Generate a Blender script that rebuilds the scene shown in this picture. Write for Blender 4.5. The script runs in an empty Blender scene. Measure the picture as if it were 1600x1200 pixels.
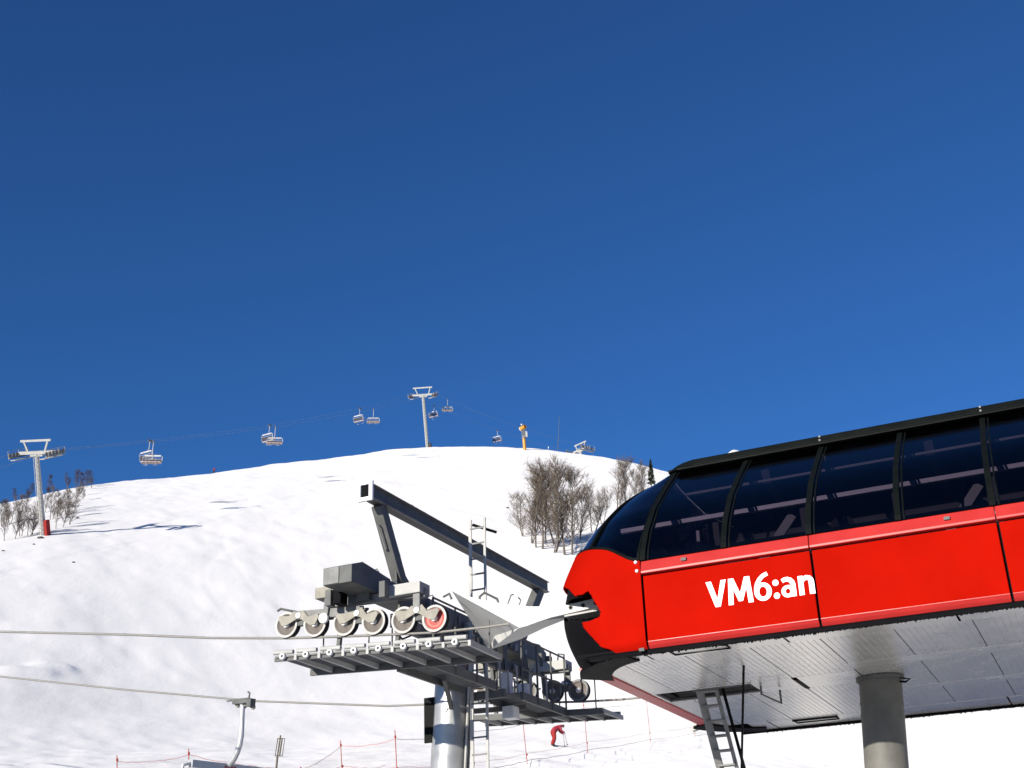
import bpy, bmesh, math, random
import numpy as np
from mathutils import Vector, Matrix

random.seed(7)
scene = bpy.context.scene
col = scene.collection
R = math.radians

# ------------------------------------------------------------------ camera
PITCH = R(22.5)
F = 2000.0 / 1600.0                       # focal length in image widths
CAM = Vector((0, 0, 1.6))
FWD = Vector((0, math.cos(PITCH), math.sin(PITCH)))
UP = Vector((0, -math.sin(PITCH), math.cos(PITCH)))
RIGHT = Vector((1, 0, 0))
cd = bpy.data.cameras.new('camera')
cam = bpy.data.objects.new('camera', cd)
col.objects.link(cam)
cam.location = CAM
cam.rotation_euler = (math.pi / 2 + PITCH, 0, 0)
cd.sensor_width = 36
cd.lens = 36 * F
cd.clip_start = 0.1
cd.clip_end = 8000
scene.camera = cam
scene.render.resolution_x = 1024
scene.render.resolution_y = 768

# ------------------------------------------------------------------ sky, sun, exposure
SUN_AZ, SUN_EL = R(41), R(14.5)            # to the left, behind the camera
sun_dir = Vector((-math.sin(SUN_AZ) * math.cos(SUN_EL), -math.cos(SUN_AZ) * math.cos(SUN_EL), math.sin(SUN_EL)))
world = bpy.data.worlds.new('World')
scene.world = world
world.use_nodes = True
nt = world.node_tree
sky = nt.nodes.new('ShaderNodeTexSky')
sky.sky_type = 'NISHITA'
sky.sun_disc = False
sky.sun_elevation = SUN_EL
sky.sun_rotation = math.atan2(sun_dir.x, sun_dir.y)
sky.altitude = 1500
sky.air_density = 1.0
sky.dust_density = 0.0
sky.ozone_density = 9.2
bg = nt.nodes['Background']
bg.inputs['Strength'].default_value = 0.092
nt.links.new(sky.outputs[0], bg.inputs['Color'])
sl = bpy.data.lights.new('sun', 'SUN')
sl.energy = 5.0
sl.angle = R(0.5)
sl.color = (1.0, 0.93, 0.835)
so = bpy.data.objects.new('sun', sl)
col.objects.link(so)
so.rotation_euler = sun_dir.to_track_quat('Z', 'Y').to_euler()
so.location = (-40, -40, 60)
vs = scene.view_settings
vs.view_transform = 'Standard'
vs.look = 'None'
vs.exposure = 0.42
vs.gamma = 1.0
vs.use_curve_mapping = False


def ray(x, y):
    """direction through a point of the 1600x1200 photograph"""
    return RIGHT * ((x - 800) / 2000) + UP * ((600 - y) / 2000) + FWD


# ------------------------------------------------------------------ materials
def material(name, color, rough=0.5, metal=0.0, var=0.0, scale=6.0, bump=0.0, bscale=60.0, spec=0.5, coat=0.0, stretch=None):
    m = bpy.data.materials.new(name)
    m.use_nodes = True
    n, l = m.node_tree.nodes, m.node_tree.links
    p = n['Principled BSDF']
    p.inputs['Base Color'].default_value = (*color, 1)
    p.inputs['Roughness'].default_value = rough
    p.inputs['Metallic'].default_value = metal
    p.inputs['Specular IOR Level'].default_value = spec
    p.inputs['Coat Weight'].default_value = coat
    if var or bump:
        tc = n.new('ShaderNodeTexCoord')
        src = tc.outputs['Object']
        if stretch:
            mp = n.new('ShaderNodeMapping')
            mp.inputs['Scale'].default_value = stretch
            l.new(src, mp.inputs['Vector'])
            src = mp.outputs[0]
    if var:
        nz = n.new('ShaderNodeTexNoise')
        nz.inputs['Scale'].default_value = scale
        nz.inputs['Detail'].default_value = 6
        l.new(src, nz.inputs['Vector'])
        rp = n.new('ShaderNodeValToRGB')
        rp.color_ramp.elements[0].position = 0.3
        rp.color_ramp.elements[1].position = 0.7
        rp.color_ramp.elements[0].color = (*[c * (1 - var) for c in color], 1)
        rp.color_ramp.elements[1].color = (*[min(1, c * (1 + var)) for c in color], 1)
        l.new(nz.outputs['Fac'], rp.inputs['Fac'])
        l.new(rp.outputs[0], p.inputs['Base Color'])
        mr = n.new('ShaderNodeMapRange')
        mr.inputs['To Min'].default_value = max(0.02, rough * 0.8)
        mr.inputs['To Max'].default_value = min(1, rough * 1.2)
        l.new(nz.outputs['Fac'], mr.inputs['Value'])
        l.new(mr.outputs[0], p.inputs['Roughness'])
    if bump:
        nb = n.new('ShaderNodeTexNoise')
        nb.inputs['Scale'].default_value = bscale
        nb.inputs['Detail'].default_value = 4
        l.new(src, nb.inputs['Vector'])
        bp = n.new('ShaderNodeBump')
        bp.inputs['Strength'].default_value = bump
        bp.inputs['Distance'].default_value = 0.02
        l.new(nb.outputs['Fac'], bp.inputs['Height'])
        l.new(bp.outputs[0], p.inputs['Normal'])
    return m


M = {}
M['red'] = material('red_paint', (0.37, 0.006, 0.002), 0.17, 0.0, 0.09, 1.3, 0.03, 1.4, spec=0.0)
M['red_gloss'] = material('glossy_red_trim', (0.42, 0.02, 0.016), 0.38, 0.0, 0.09, 2.0, spec=0.4)
M['rib_panel'] = material('ribbed_aluminium', (0.72, 0.715, 0.68), 0.24, 0.6, 0.06, 2.0)
M['trim_panel'] = material('smooth_aluminium', (0.72, 0.715, 0.68), 0.26, 0.6, 0.06, 2.0)
M['black'] = material('black_metal', (0.005, 0.005, 0.006), 0.6, 0.0, 0.2, 4.0, spec=.04)
M['frame'] = material('window_frame_dark', (0.005, 0.0065, 0.006), 0.55, 0.0, 0.2, 4.0, spec=.06)
M['rubber'] = material('black_rubber', (0.02, 0.02, 0.021), 0.75, 0.0, 0.2, 8.0)
M['brush'] = material('black_brush', (0.012, 0.012, 0.012), 0.9)
M['galv'] = material('galvanised_steel', (0.21, 0.212, 0.203), 0.55, 0.0, 0.22, 5.0, 0.05, 40, spec=.12)
M['galv_bright'] = material('bright_galvanised', (0.42, 0.42, 0.395), 0.55, 0.0, 0.12, 3.0, 0.05, 30, spec=.15)
M['galv_dark'] = material('weathered_steel', (0.125, 0.128, 0.122), 0.55, 0.0, 0.2, 4.0, 0.05, 30, spec=.12)
M['column'] = material('column_paint', (0.135, 0.132, 0.118), 0.55, 0.0, 0.18, 3.0, 0.05, 20, spec=.2)
M['tube'] = material('tube_steel', (0.40, 0.405, 0.395), 0.38, 0.45, 0.12, 4.0, 0.03, 30)
M['guide'] = material('guide_plate', (0.56, 0.565, 0.545), 0.5, 0.0, 0.10, 2.0, 0.05, 20, spec=.2)
M['rim'] = material('pale_rim', (0.47, 0.46, 0.43), 0.5, 0.0, 0.14, 9.0, spec=.15)
M['white'] = material('white_metal', (0.80, 0.80, 0.78), 0.4, 0.0, 0.05, 4.0)
M['disc'] = material('taupe_disc', (0.15, 0.132, 0.115), 0.6, 0.0, 0.16, 8.0, spec=.12)
M['red_disc'] = material('red_disc', (0.42, 0.075, 0.055), 0.5, 0.0, 0.1, 8.0)
M['arm'] = material('cream_steel', (0.30, 0.285, 0.24), 0.6, 0.0, 0.16, 8.0, spec=.12)
M['rope'] = material('steel_rope', (0.30, 0.29, 0.26), 0.55, 0.4, 0.25, 60.0, 0.6, 120)
M['pole_red'] = material('fence_red', (0.40, 0.03, 0.015), 0.5, 0.0, 0.1, 6)
M['strand'] = material('net_strand', (0.16, 0.10, 0.09), 0.8)
M['strand_red'] = material('net_strand_red', (0.5, 0.10, 0.07), 0.8)
M['seat'] = material('seat_shell', (0.42, 0.33, 0.29), 0.5, 0.0, 0.1, 5)
M['pad'] = material('seat_pad', (0.05, 0.05, 0.055), 0.7, 0.0, 0.1, 5)
M['hanger'] = material('hanger_steel', (0.42, 0.43, 0.44), 0.45, 0.2, 0.1, 5)
M['yellow'] = material('signal_yellow', (0.55, 0.24, 0.01), 0.4, 0.0, 0.06, 3)
M['bark'] = material('birch_bark', (0.12, 0.10, 0.082), 0.85, 0.0, 0.45, 2.0, 0.3, 20, stretch=(1, 1, .3))
M['twig'] = material('birch_twigs', (0.125, 0.096, 0.070), 0.85, 0.0, 0.35, 1.0)
M['twig_dark'] = material('dark_birch_twigs', (0.050, 0.033, 0.027), 0.85, 0.0, 0.35, 1.0)
M['needle'] = material('spruce_needles', (0.03, 0.045, 0.025), 0.8, 0.0, 0.4, 2.0)
M['rock'] = material('dark_rock', (0.06, 0.055, 0.05), 0.9, 0.0, 0.4, 3.0, 0.5, 8)
M['sign'] = material('brown_pole', (0.13, 0.11, 0.075), 0.6, 0.0, 0.2, 5)
M['jacket'] = material('magenta_red_jacket', (0.30, 0.012, 0.03), 0.8, 0.0, 0.12, 6)
M['trousers'] = material('red_ski_trousers', (0.30, 0.010, 0.006), 0.8, 0.0, 0.12, 6)
M['hair'] = material('dark_cap', (0.03, 0.022, 0.022), 0.8)
M['skin'] = material('skin', (0.50, 0.28, 0.20), 0.6)
M['text'] = material('white_lettering', (0.85, 0.85, 0.84), 0.4)


def snow_material():
    m = bpy.data.materials.new('snow')
    m.use_nodes = True
    n, l = m.node_tree.nodes, m.node_tree.links
    p = n['Principled BSDF']
    p.inputs['Roughness'].default_value = 0.7
    p.inputs['Diffuse Roughness'].default_value = 0.65
    p.inputs['Specular IOR Level'].default_value = 0.25
    tc = n.new('ShaderNodeTexCoord')
    big = n.new('ShaderNodeTexNoise')
    big.inputs['Scale'].default_value = 0.12
    big.inputs['Detail'].default_value = 8
    big.inputs['Roughness'].default_value = 0.65
    mp = n.new('ShaderNodeMapping')
    mp.inputs['Scale'].default_value = (1.0, 0.45, 0.45)
    mp.inputs['Rotation'].default_value = (0, 0, R(25))
    l.new(tc.outputs['Object'], mp.inputs['Vector'])
    l.new(mp.outputs[0], big.inputs['Vector'])
    rp = n.new('ShaderNodeValToRGB')
    rp.color_ramp.elements[0].position = 0.32
    rp.color_ramp.elements[1].position = 0.56
    rp.color_ramp.elements[0].color = (0.655, 0.65, 0.638, 1)
    rp.color_ramp.elements[1].color = (0.715, 0.705, 0.688, 1)
    l.new(big.outputs['Fac'], rp.inputs['Fac'])
    # scattered crumbs of dirt and ice
    spk = n.new('ShaderNodeTexNoise')
    spk.inputs['Scale'].default_value = 1.6
    spk.inputs['Detail'].default_value = 5
    spk.inputs['Roughness'].default_value = 0.75
    l.new(tc.outputs['Object'], spk.inputs['Vector'])
    rs = n.new('ShaderNodeValToRGB')
    rs.color_ramp.elements[0].position = 0.70
    rs.color_ramp.elements[1].position = 0.78
    rs.color_ramp.elements[0].color = (0, 0, 0, 1)
    rs.color_ramp.elements[1].color = (0.6, 0.6, 0.6, 1)
    l.new(spk.outputs['Fac'], rs.inputs['Fac'])
    mx = n.new('ShaderNodeMix')
    mx.data_type = 'RGBA'
    l.new(rs.outputs[0], mx.inputs[0])
    l.new(rp.outputs[0], mx.inputs[6])
    mx.inputs[7].default_value = (0.42, 0.43, 0.44, 1)
    l.new(mx.outputs[2], p.inputs['Base Color'])
    fine = n.new('ShaderNodeTexNoise')
    fine.inputs['Scale'].default_value = 0.9
    fine.inputs['Detail'].default_value = 10
    fine.inputs['Roughness'].default_value = 0.7
    l.new(mp.outputs[0], fine.inputs['Vector'])
    bp = n.new('ShaderNodeBump')
    bp.inputs['Strength'].default_value = 0.3
    bp.inputs['Distance'].default_value = 0.2
    l.new(fine.outputs['Fac'], bp.inputs['Height'])
    l.new(bp.outputs[0], p.inputs['Normal'])
    return m


def glass_material():
    m = bpy.data.materials.new('smoked_acrylic')
    m.use_nodes = True
    n, l = m.node_tree.nodes, m.node_tree.links
    n.remove(n['Principled BSDF'])
    out = n['Material Output']
    tr = n.new('ShaderNodeBsdfTransparent')
    tr.inputs['Color'].default_value = (0.23, 0.21, 0.26, 1)
    gl = n.new('ShaderNodeBsdfGlossy')
    gl.inputs['Color'].default_value = (0.9, 0.92, 1.0, 1)
    tc = n.new('ShaderNodeTexCoord')
    nz = n.new('ShaderNodeTexNoise')
    nz.inputs['Scale'].default_value = 3.0
    nz.inputs['Detail'].default_value = 6
    l.new(tc.outputs['Object'], nz.inputs['Vector'])
    mr = n.new('ShaderNodeMapRange')
    mr.inputs['To Min'].default_value = 0.05
    mr.inputs['To Max'].default_value = 0.22
    l.new(nz.outputs['Fac'], mr.inputs['Value'])
    l.new(mr.outputs[0], gl.inputs['Roughness'])
    fr = n.new('ShaderNodeFresnel')
    fr.inputs['IOR'].default_value = 1.45
    mix = n.new('ShaderNodeMixShader')
    l.new(fr.outputs[0], mix.inputs[0])
    l.new(tr.outputs[0], mix.inputs[1])
    l.new(gl.outputs[0], mix.inputs[2])
    l.new(mix.outputs[0], out.inputs['Surface'])
    return m


M['snow'] = snow_material()
M['glass'] = glass_material()


# ------------------------------------------------------------------ mesh helpers
class MB:
    def __init__(s, off=(0, 0, 0)):
        s.v, s.f, s.m, s.off = [], [], [], Vector(off)

    def add(s, verts, faces, mi=0):
        b = len(s.v)
        s.v += [Vector(q) for q in verts]
        s.f += [tuple(b + i for i in f) for f in faces]
        s.m += [mi] * len(faces)
        return s

    def box(s, a, b, mi=0):
        (x0, y0, z0), (x1, y1, z1) = a, b
        return s.add([(x0, y0, z0), (x1, y0, z0), (x1, y1, z0), (x0, y1, z0), (x0, y0, z1), (x1, y0, z1), (x1, y1, z1), (x0, y1, z1)],
                     [(0, 3, 2, 1), (4, 5, 6, 7), (0, 1, 5, 4), (1, 2, 6, 5), (2, 3, 7, 6), (3, 0, 4, 7)], mi)

    def bar(s, p, q, w, h, up=(0, 0, 1), mi=0, taper=1.0):
        """rectangular bar from p to q, w wide across, h along up"""
        p, q = Vector(p), Vector(q)
        d = (q - p).normalized()
        x = d.cross(Vector(up))
        if x.length < 1e-4:
            x = d.cross(Vector((0, 1, 0)))
        x.normalize()
        y = x.cross(d)
        vs_ = []
        for c, k in ((p, 1.0), (q, taper)):
            for sx, sy in ((-1, -1), (1, -1), (1, 1), (-1, 1)):
                vs_.append(c + x * (sx * w * k / 2) + y * (sy * h * k / 2))
        return s.add(vs_, [(0, 1, 2, 3), (7, 6, 5, 4), (0, 4, 5, 1), (1, 5, 6, 2), (2, 6, 7, 3), (3, 7, 4, 0)], mi)

    def tube(s, pts, r, n=10, mi=0, cap=True):
        pts = [Vector(p) for p in pts]
        rs = r if isinstance(r, (list, tuple)) else [r] * len(pts)
        rings = []
        d0 = (pts[1] - pts[0]).normalized()
        x = d0.cross(Vector((0, 0, 1)))
        if x.length < 1e-3:
            x = d0.cross(Vector((0, 1, 0)))
        x.normalize()
        b = len(s.v)
        for i, p in enumerate(pts):
            if i == 0:
                d = pts[1] - pts[0]
            elif i == len(pts) - 1:
                d = pts[-1] - pts[-2]
            else:
                d = (pts[i + 1] - pts[i]).normalized() + (pts[i] - pts[i - 1]).normalized()
            d.normalize()
            x = (x - d * x.dot(d)).normalized()
            y = d.cross(x)
            for k in range(n):
                a = 2 * math.pi * k / n
                s.v.append(p + (x * math.cos(a) + y * math.sin(a)) * rs[i])
        for i in range(len(pts) - 1):
            for k in range(n):
                s.f.append((b + i * n + k, b + i * n + (k + 1) % n, b + (i + 1) * n + (k + 1) % n, b + (i + 1) * n + k))
                s.m.append(mi)
        if cap:
            s.f.append(tuple(b + k for k in reversed(range(n))))
            s.f.append(tuple(b + (len(pts) - 1) * n + k for k in range(n)))
            s.m += [mi, mi]
        return s

    def lathe(s, c, prof, axis=(0, 1, 0), n=28, mi=0):
        """prof: (radius, offset along axis)"""
        c, ax = Vector(c), Vector(axis).normalized()
        x = ax.cross(Vector((0, 0, 1)))
        if x.length < 1e-3:
            x = ax.cross(Vector((1, 0, 0)))
        x.normalize()
        y = ax.cross(x)
        b = len(s.v)
        for r, o in prof:
            for k in range(n):
                a = 2 * math.pi * k / n
                s.v.append(c + ax * o + (x * math.cos(a) + y * math.sin(a)) * r)
        for i in range(len(prof) - 1):
            for k in range(n):
                s.f.append((b + i * n + k, b + i * n + (k + 1) % n, b + (i + 1) * n + (k + 1) % n, b + (i + 1) * n + k))
                s.m.append(mi)
        return s

    def extrude(s, prof, u0, u1, mi=0):
        """prof: closed polygon of (v, w) pulled from u0 to u1"""
        n = len(prof)
        vs_ = [(u0, a, b) for a, b in prof] + [(u1, a, b) for a, b in prof]
        fs = [(i, (i + 1) % n, n + (i + 1) % n, n + i) for i in range(n)]
        fs += [tuple(reversed(range(n))), tuple(range(n, 2 * n))]
        return s.add(vs_, fs, mi)

    def plate(s, poly, thick):
        """polygon (3D, planar) given thickness vector"""
        n = len(poly)
        t = Vector(thick)
        vs_ = [Vector(p) for p in poly] + [Vector(p) + t for p in poly]
        fs = [(i, (i + 1) % n, n + (i + 1) % n, n + i) for i in range(n)]
        fs += [tuple(reversed(range(n))), tuple(range(n, 2 * n))]
        return s.add(vs_, fs)

    def mesh(s, name):
        me = bpy.data.meshes.new(name)
        me.from_pydata([tuple(v - s.off) for v in s.v], [], s.f)
        bm = bmesh.new()
        bm.from_mesh(me)
        bmesh.ops.recalc_face_normals(bm, faces=bm.faces)
        bm.to_mesh(me)
        bm.free()
        return me

    def build(s, name, mat, parent=None, smooth=None, bevel=0.0, **kw):
        me = s.mesh(name)
        mats = mat if isinstance(mat, (list, tuple)) else [mat]
        for q in mats:
            me.materials.append(q)
        if len(mats) > 1:
            me.polygons.foreach_set('material_index', s.m)
        if smooth is not None:
            me.polygons.foreach_set('use_smooth', [True] * len(me.polygons))
            me.set_sharp_from_angle(angle=R(smooth))
        o = bpy.data.objects.new(name, me)
        col.objects.link(o)
        if parent is not None:
            o.parent = parent
        if bevel:
            b = o.modifiers.new('bevel', 'BEVEL')
            b.width = bevel
            b.segments = 2
            b.limit_method = 'ANGLE'
            b.angle_limit = R(40)
        for k, q in kw.items():
            o[k] = q
        return o


def tag(o, label, cat, group=None):
    o['label'] = label
    o['category'] = cat
    if group:
        o['group'] = group
    return o


def empty(name, mat=None, loc=None):
    o = bpy.data.objects.new(name, None)
    o.empty_display_size = 0.3
    col.objects.link(o)
    if mat is not None:
        o.matrix_world = mat
    if loc is not None:
        o.location = loc
    return o


def part(name, mesh, parent):
    o = bpy.data.objects.new(name, mesh)
    col.objects.link(o)
    o.parent = parent
    return o


def copy_tree(o, parent=None):
    c = o.copy()
    col.objects.link(c)
    c.parent = parent
    for ch in o.children:
        copy_tree(ch, c)
    return c


# ------------------------------------------------------------------ the lift's own frame: u along the line, v across it, w up
def cam2world(c):
    return RIGHT * c[0] + UP * c[1] + FWD * c[2]


e_u = -cam2world(Vector((-4923, -1080, 2000)).normalized())
e_v = cam2world(Vector((1000, -855, 2000)).normalized())
e_w = e_u.cross(e_v).normalized()
if e_w.z < 0:
    e_w = -e_w
ORIG = CAM + ray(895, 1040) * 20.0
STN = Matrix(((e_u.x, e_v.x, e_w.x, ORIG.x), (e_u.y, e_v.y, e_w.y, ORIG.y), (e_u.z, e_v.z, e_w.z, ORIG.z), (0, 0, 0, 1)))


def S(u, v, w):
    return ORIG + e_u * u + e_v * v + e_w * w


# ------------------------------------------------------------------ terrain
PR = np.array([0, 18, 26, 40, 60, 80, 95, 115, 140, 170, 200, 225, 245, 262, 280, 300, 330, 380, 450, 600], float)
PZ = np.array([0, .15, 1.3, 5.6, 8.2, 11.2, 16.0, 26.0, 40.0, 55.0, 68.0, 78.5, 86.8, 94.0, 99.2, 103.0, 105.5, 106, 100, 85], float)
CREST = [(-300, 830), (0, 791), (75, 771), (150, 758), (300, 741), (400, 728), (520, 716), (600, 704), (665, 697), (750, 695.5), (830, 699), (900, 708), (960, 716), (1020, 730), (1100, 752), (1250, 830), (1450, 950), (1700, 1020)]
CREST_R = [(-300, 190), (0, 212), (150, 222), (400, 245), (665, 268), (900, 275), (1100, 262), (1450, 235), (1700, 220)]


def _crest():
    A, T, C = [], [], []
    for x, y in CREST:
        d = ray(x, y)
        A.append(math.atan2(d.x, d.y))
        T.append(d.z / math.hypot(d.x, d.y))
        C.append(float(np.interp(x, [a for a, b in CREST_R], [b for a, b in CREST_R])))
    return np.array(A), np.array(T), np.array(C)


CA, CT, CR = _crest()
_ga = np.linspace(CA[0], CA[-1], 1200)
_hk = np.hanning(121)
_hk /= _hk.sum()
_sm = lambda q: np.convolve(np.pad(q, 60, mode='reflect', reflect_type='odd'), _hk, mode='valid')
CT, CR, CA = _sm(np.interp(_ga, CA, CT)), _sm(np.interp(_ga, CA, CR)), _ga
fine_r = np.linspace(1, 600, 3000)
# smooth the profile
_pz = np.interp(fine_r, PR, PZ)
k_ = np.hanning(91)
k_ /= k_.sum()
_pz = np.convolve(np.pad(_pz, 45, mode='edge'), k_, mode='valid')
P_MAX = ((_pz - 1.6) / fine_r).max()
P_ARG = fine_r[((_pz - 1.6) / fine_r).argmax()]
_rng = np.random.RandomState(3)
_GR = _rng.rand(256, 256)


def vnoise(x, y):
    xi, yi = np.floor(x).astype(int), np.floor(y).astype(int)
    fx, fy = x - xi, y - yi
    fx, fy = fx * fx * fx * (fx * (fx * 6 - 15) + 10), fy * fy * fy * (fy * (fy * 6 - 15) + 10)
    g = lambda a, b: _GR[a % 256, b % 256]
    return (g(xi, yi) * (1 - fx) + g(xi + 1, yi) * fx) * (1 - fy) + (g(xi, yi + 1) * (1 - fx) + g(xi + 1, yi + 1) * fx) * fy - 0.5


def smooth(a, b, x):
    t = np.clip((x - a) / (b - a), 0, 1)
    return t * t * (3 - 2 * t)


def mound(x, y, cx, cy, rx, ry, rot, h, p=1.0):
    dx, dy = x - cx, y - cy
    c, s_ = math.cos(rot), math.sin(rot)
    a, b = (dx * c + dy * s_) / rx, (-dx * s_ + dy * c) / ry
    return h * np.exp(-(a * a + b * b) ** p)


def terrain(x, y):
    x, y = np.asarray(x, float), np.asarray(y, float)
    r = np.hypot(x, y) + 1e-6
    a = np.arctan2(x, y)
    T = np.interp(a, CA, CT)
    C = np.interp(a, CA, CR)
    sc = C / P_ARG
    z = np.interp(r / sc, fine_r, _pz)
    z = 1.6 * (z / 1.6 > 1) + np.where(z > 1.6, (z - 1.6) * sc * (T / P_MAX), z)
    side = 1 - smooth(R(36), R(80), np.abs(a))
    z = z * side
    hill = smooth(45, 110, r) * side
    ca, sa = math.cos(.5), math.sin(.5)
    xr, yr = x * ca + y * sa, -x * sa + y * ca
    z = z + hill * (0.7 * vnoise(xr / 21 + 40, yr / 46 + 7) + 0.30 * vnoise(xr / 8.5 + 3, yr / 17 + 90) + 0.21 * vnoise(xr / 3.4 + 11, yr / 6.6 + 5) + .11 * vnoise(xr / 1.3, yr / 2.6 + 50))
    for (x0, sl_, am, wl_, ph, y0, y1, dp) in TRACKS:
        xt = x0 + sl_ * (y - y0) + am * np.sin(y / wl_ + ph)
        w_ = smooth(y0, y0 + 8, y) * (1 - smooth(y1 - 8, y1, y))
        z = z - w_ * dp * (np.exp(-((x - xt) / .32) ** 2) - .45 * np.exp(-((np.abs(x - xt) - .62) / .3) ** 2))
    rut = smooth(R(4), R(9), a) * smooth(28, 36, r) * (1 - smooth(75, 100, r)) * side
    z = z + rut * (.55 * np.abs(vnoise(x / 5.0 + 70, y / 2.6 + 4)) + .30 * np.abs(vnoise(x / 2.2 + 20, y / 1.2 + 8)) + .10 * vnoise(x / .8, y / .5))
    near = smooth(12, 24, r) * side * (1 - hill)
    z = z + near * (0.34 * vnoise(x / 3.2 + 9, y / 3.2) + 0.15 * vnoise(x / 1.1, y / 1.1 + 31) + .04 * vnoise(x / .45, y / .45))
    for (px, py, rr, rx, ry, rot, h, p) in MOUNDS:
        z = z + mound(x, y, px, py, rx, ry, rot, h, p)
    return z


MOUNDS = []
TRACKS = [(-20, -.10, 5.0, 13, .3, 70, 240, .012), (-6, -.16, 6.0, 15, 2.0, 80, 250, .011), (-12, -.24, 3.5, 9, 4.0, 62, 190, .011), (6, -.10, 7.0, 17, 5.0, 90, 255, .011), (-15, .06, 8.0, 21, .9, 100, 250, .011)]


def hit(px, py, r0=15, r1=420):
    """where the line of sight through (px, py) meets the snow"""
    d = ray(px, py)
    t = np.linspace(r0, r1, 6000)
    P = np.array(CAM)[None, :] + np.array(d)[None, :] * t[:, None]
    below = np.where(P[:, 2] < terrain(P[:, 0], P[:, 1]))[0]
    if len(below) == 0:
        k = (P[:, 2] - terrain(P[:, 0], P[:, 1]))[t > 60].argmin() + (t <= 60).sum()
        return Vector((P[k, 0], P[k, 1], ground(P[k, 0], P[k, 1])))
    return Vector(P[below[0]])


def at_az(px, py, dist):
    """point on the line of sight at a chosen distance"""
    return CAM + ray(px, py) * dist


def ground(x, y):
    return float(terrain(np.array([x]), np.array([y]))[0])


# two low mounds added to cast a blue shadow lens, a ploughed bank beside the station, a hummock by the skier
q = hit(45, 1052)
MOUNDS.append((q.x, q.y, 0, 2.0, 1.1, R(20), .32, 2.4))
q = hit(95, 1046)
MOUNDS.append((q.x - .6, q.y, 0, 1.6, 1.0, R(20), .30, 2.4))
q = at_az(1560, 1190, 33)
MOUNDS.append((q.x, q.y, 0, 8.0, 5.0, R(-25), .6, 1.0))
q = hit(852, 1172)
MOUNDS.append((q.x, q.y, 0, 1.6, 0.8, R(10), 0.35, 1.0))


def build_terrain():
    fine_a = np.arange(R(-27), R(27), R(0.06))
    left = np.concatenate([np.arange(R(-180), R(-60), R(6)), np.arange(R(-60), R(-27), R(0.8))])
    right = np.concatenate([np.arange(R(27), R(60), R(0.8)), np.arange(R(60), R(180), R(6))])
    A = np.concatenate([left, fine_a, right])
    rr = [1.5, 4, 8, 12, 16]
    while rr[-1] < 330:
        rr.append(rr[-1] * 1.0065)
    rr += [360, 400, 460, 540, 660, 900, 1500, 3000, 6000]
    rr = np.array(rr)
    RR, AA = np.meshgrid(rr, A, indexing='ij')
    X, Y = RR * np.sin(AA), RR * np.cos(AA)
    Z = terrain(X, Y)
    Z = np.where(RR > 700, Z * 0.2 - 5, Z)
    nr, na = X.shape
    V = np.stack([X.ravel(), Y.ravel(), Z.ravel()], 1)
    i, j = np.meshgrid(np.arange(nr - 1), np.arange(na), indexing='ij')
    j2 = (j + 1) % na
    Fq = np.stack([i * na + j, i * na + j2, (i + 1) * na + j2, (i + 1) * na + j], -1).reshape(-1, 4)[:, ::-1]
    V = np.vstack([V, [[0, 0, 0]]])
    c = len(V) - 1
    me = bpy.data.meshes.new('snow_hill')
    nq = len(Fq)
    ntri = na
    me.vertices.add(len(V))
    me.vertices.foreach_set('co', V.ravel())
    loops = np.concatenate([Fq.ravel(), np.array([[c, (k + 1) % na, k] for k in range(na)]).ravel()])
    starts = np.concatenate([np.arange(nq) * 4, nq * 4 + np.arange(ntri) * 3])
    me.loops.add(len(loops))
    me.loops.foreach_set('vertex_index', loops)
    me.polygons.add(nq + ntri)
    me.polygons.foreach_set('loop_start', starts)
    me.polygons.foreach_set('use_smooth', np.ones(nq + ntri, bool))
    me.update(calc_edges=True)
    me.validate()
    me.materials.append(M['snow'])
    o = bpy.data.objects.new('snow_hill', me)
    col.objects.link(o)
    o['kind'] = 'structure'
    o['label'] = 'white snow covered ski slope rising to a rounded crest'
    return o


build_terrain()


# ------------------------------------------------------------------ valley station
def itp(tab, x):
    return float(np.interp(x, [a for a, b in tab], [b for a, b in tab]))


VIN = [(0, -.33), (.12, -.42), (1.40, -.42), (1.55, -.36), (1.9, -.14), (2.42, .34), (2.92, .98), (3.3, 1.5), (3.52, 1.8), (3.62, 2.0)]
UF = [(0, -.30), (.18, -.39), (.5, -.55), (.92, -.63), (1.5, -.48), (2.2, -.35), (2.7, -.18), (3.1, .05), (3.3, .42), (3.52, 1.05), (3.62, 1.25)]
NU0 = 1.36
MID = 4.0
LEN = 14.2


_W = np.linspace(0, 3.62, 725)


def _soft(tab, n):
    q = np.interp(_W, [a for a, b in tab], [b for a, b in tab])
    k = np.hanning(2 * n + 1)
    k /= k.sum()
    return np.convolve(np.pad(q, n, mode='reflect', reflect_type='odd'), k, mode='valid')


VIN_S, UF_S = _soft(VIN, 26), _soft(UF, 70)


def nose(s, w, inset=0.0, mirror=False):
    vi, uf = float(np.interp(w, _W, VIN_S)) + inset, float(np.interp(w, _W, UF_S)) + inset
    ru, rv, sl_ = min(1.75, NU0 - uf - .02), 1.75, .12
    if s <= 1:
        L0 = NU0 - (uf + ru)
        if s < sl_:
            u, v = NU0 - L0 * s / sl_, vi
        else:
            a = (s - sl_) / (1 - sl_) * math.pi / 2
            u, v = uf + ru - ru * math.sin(a), vi + rv - rv * math.cos(a)
    else:
        u, v = uf, vi + rv + (MID - vi - rv) * (s - 1)
    if mirror:
        v = 2 * MID - v
    return (u, v, w)


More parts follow.
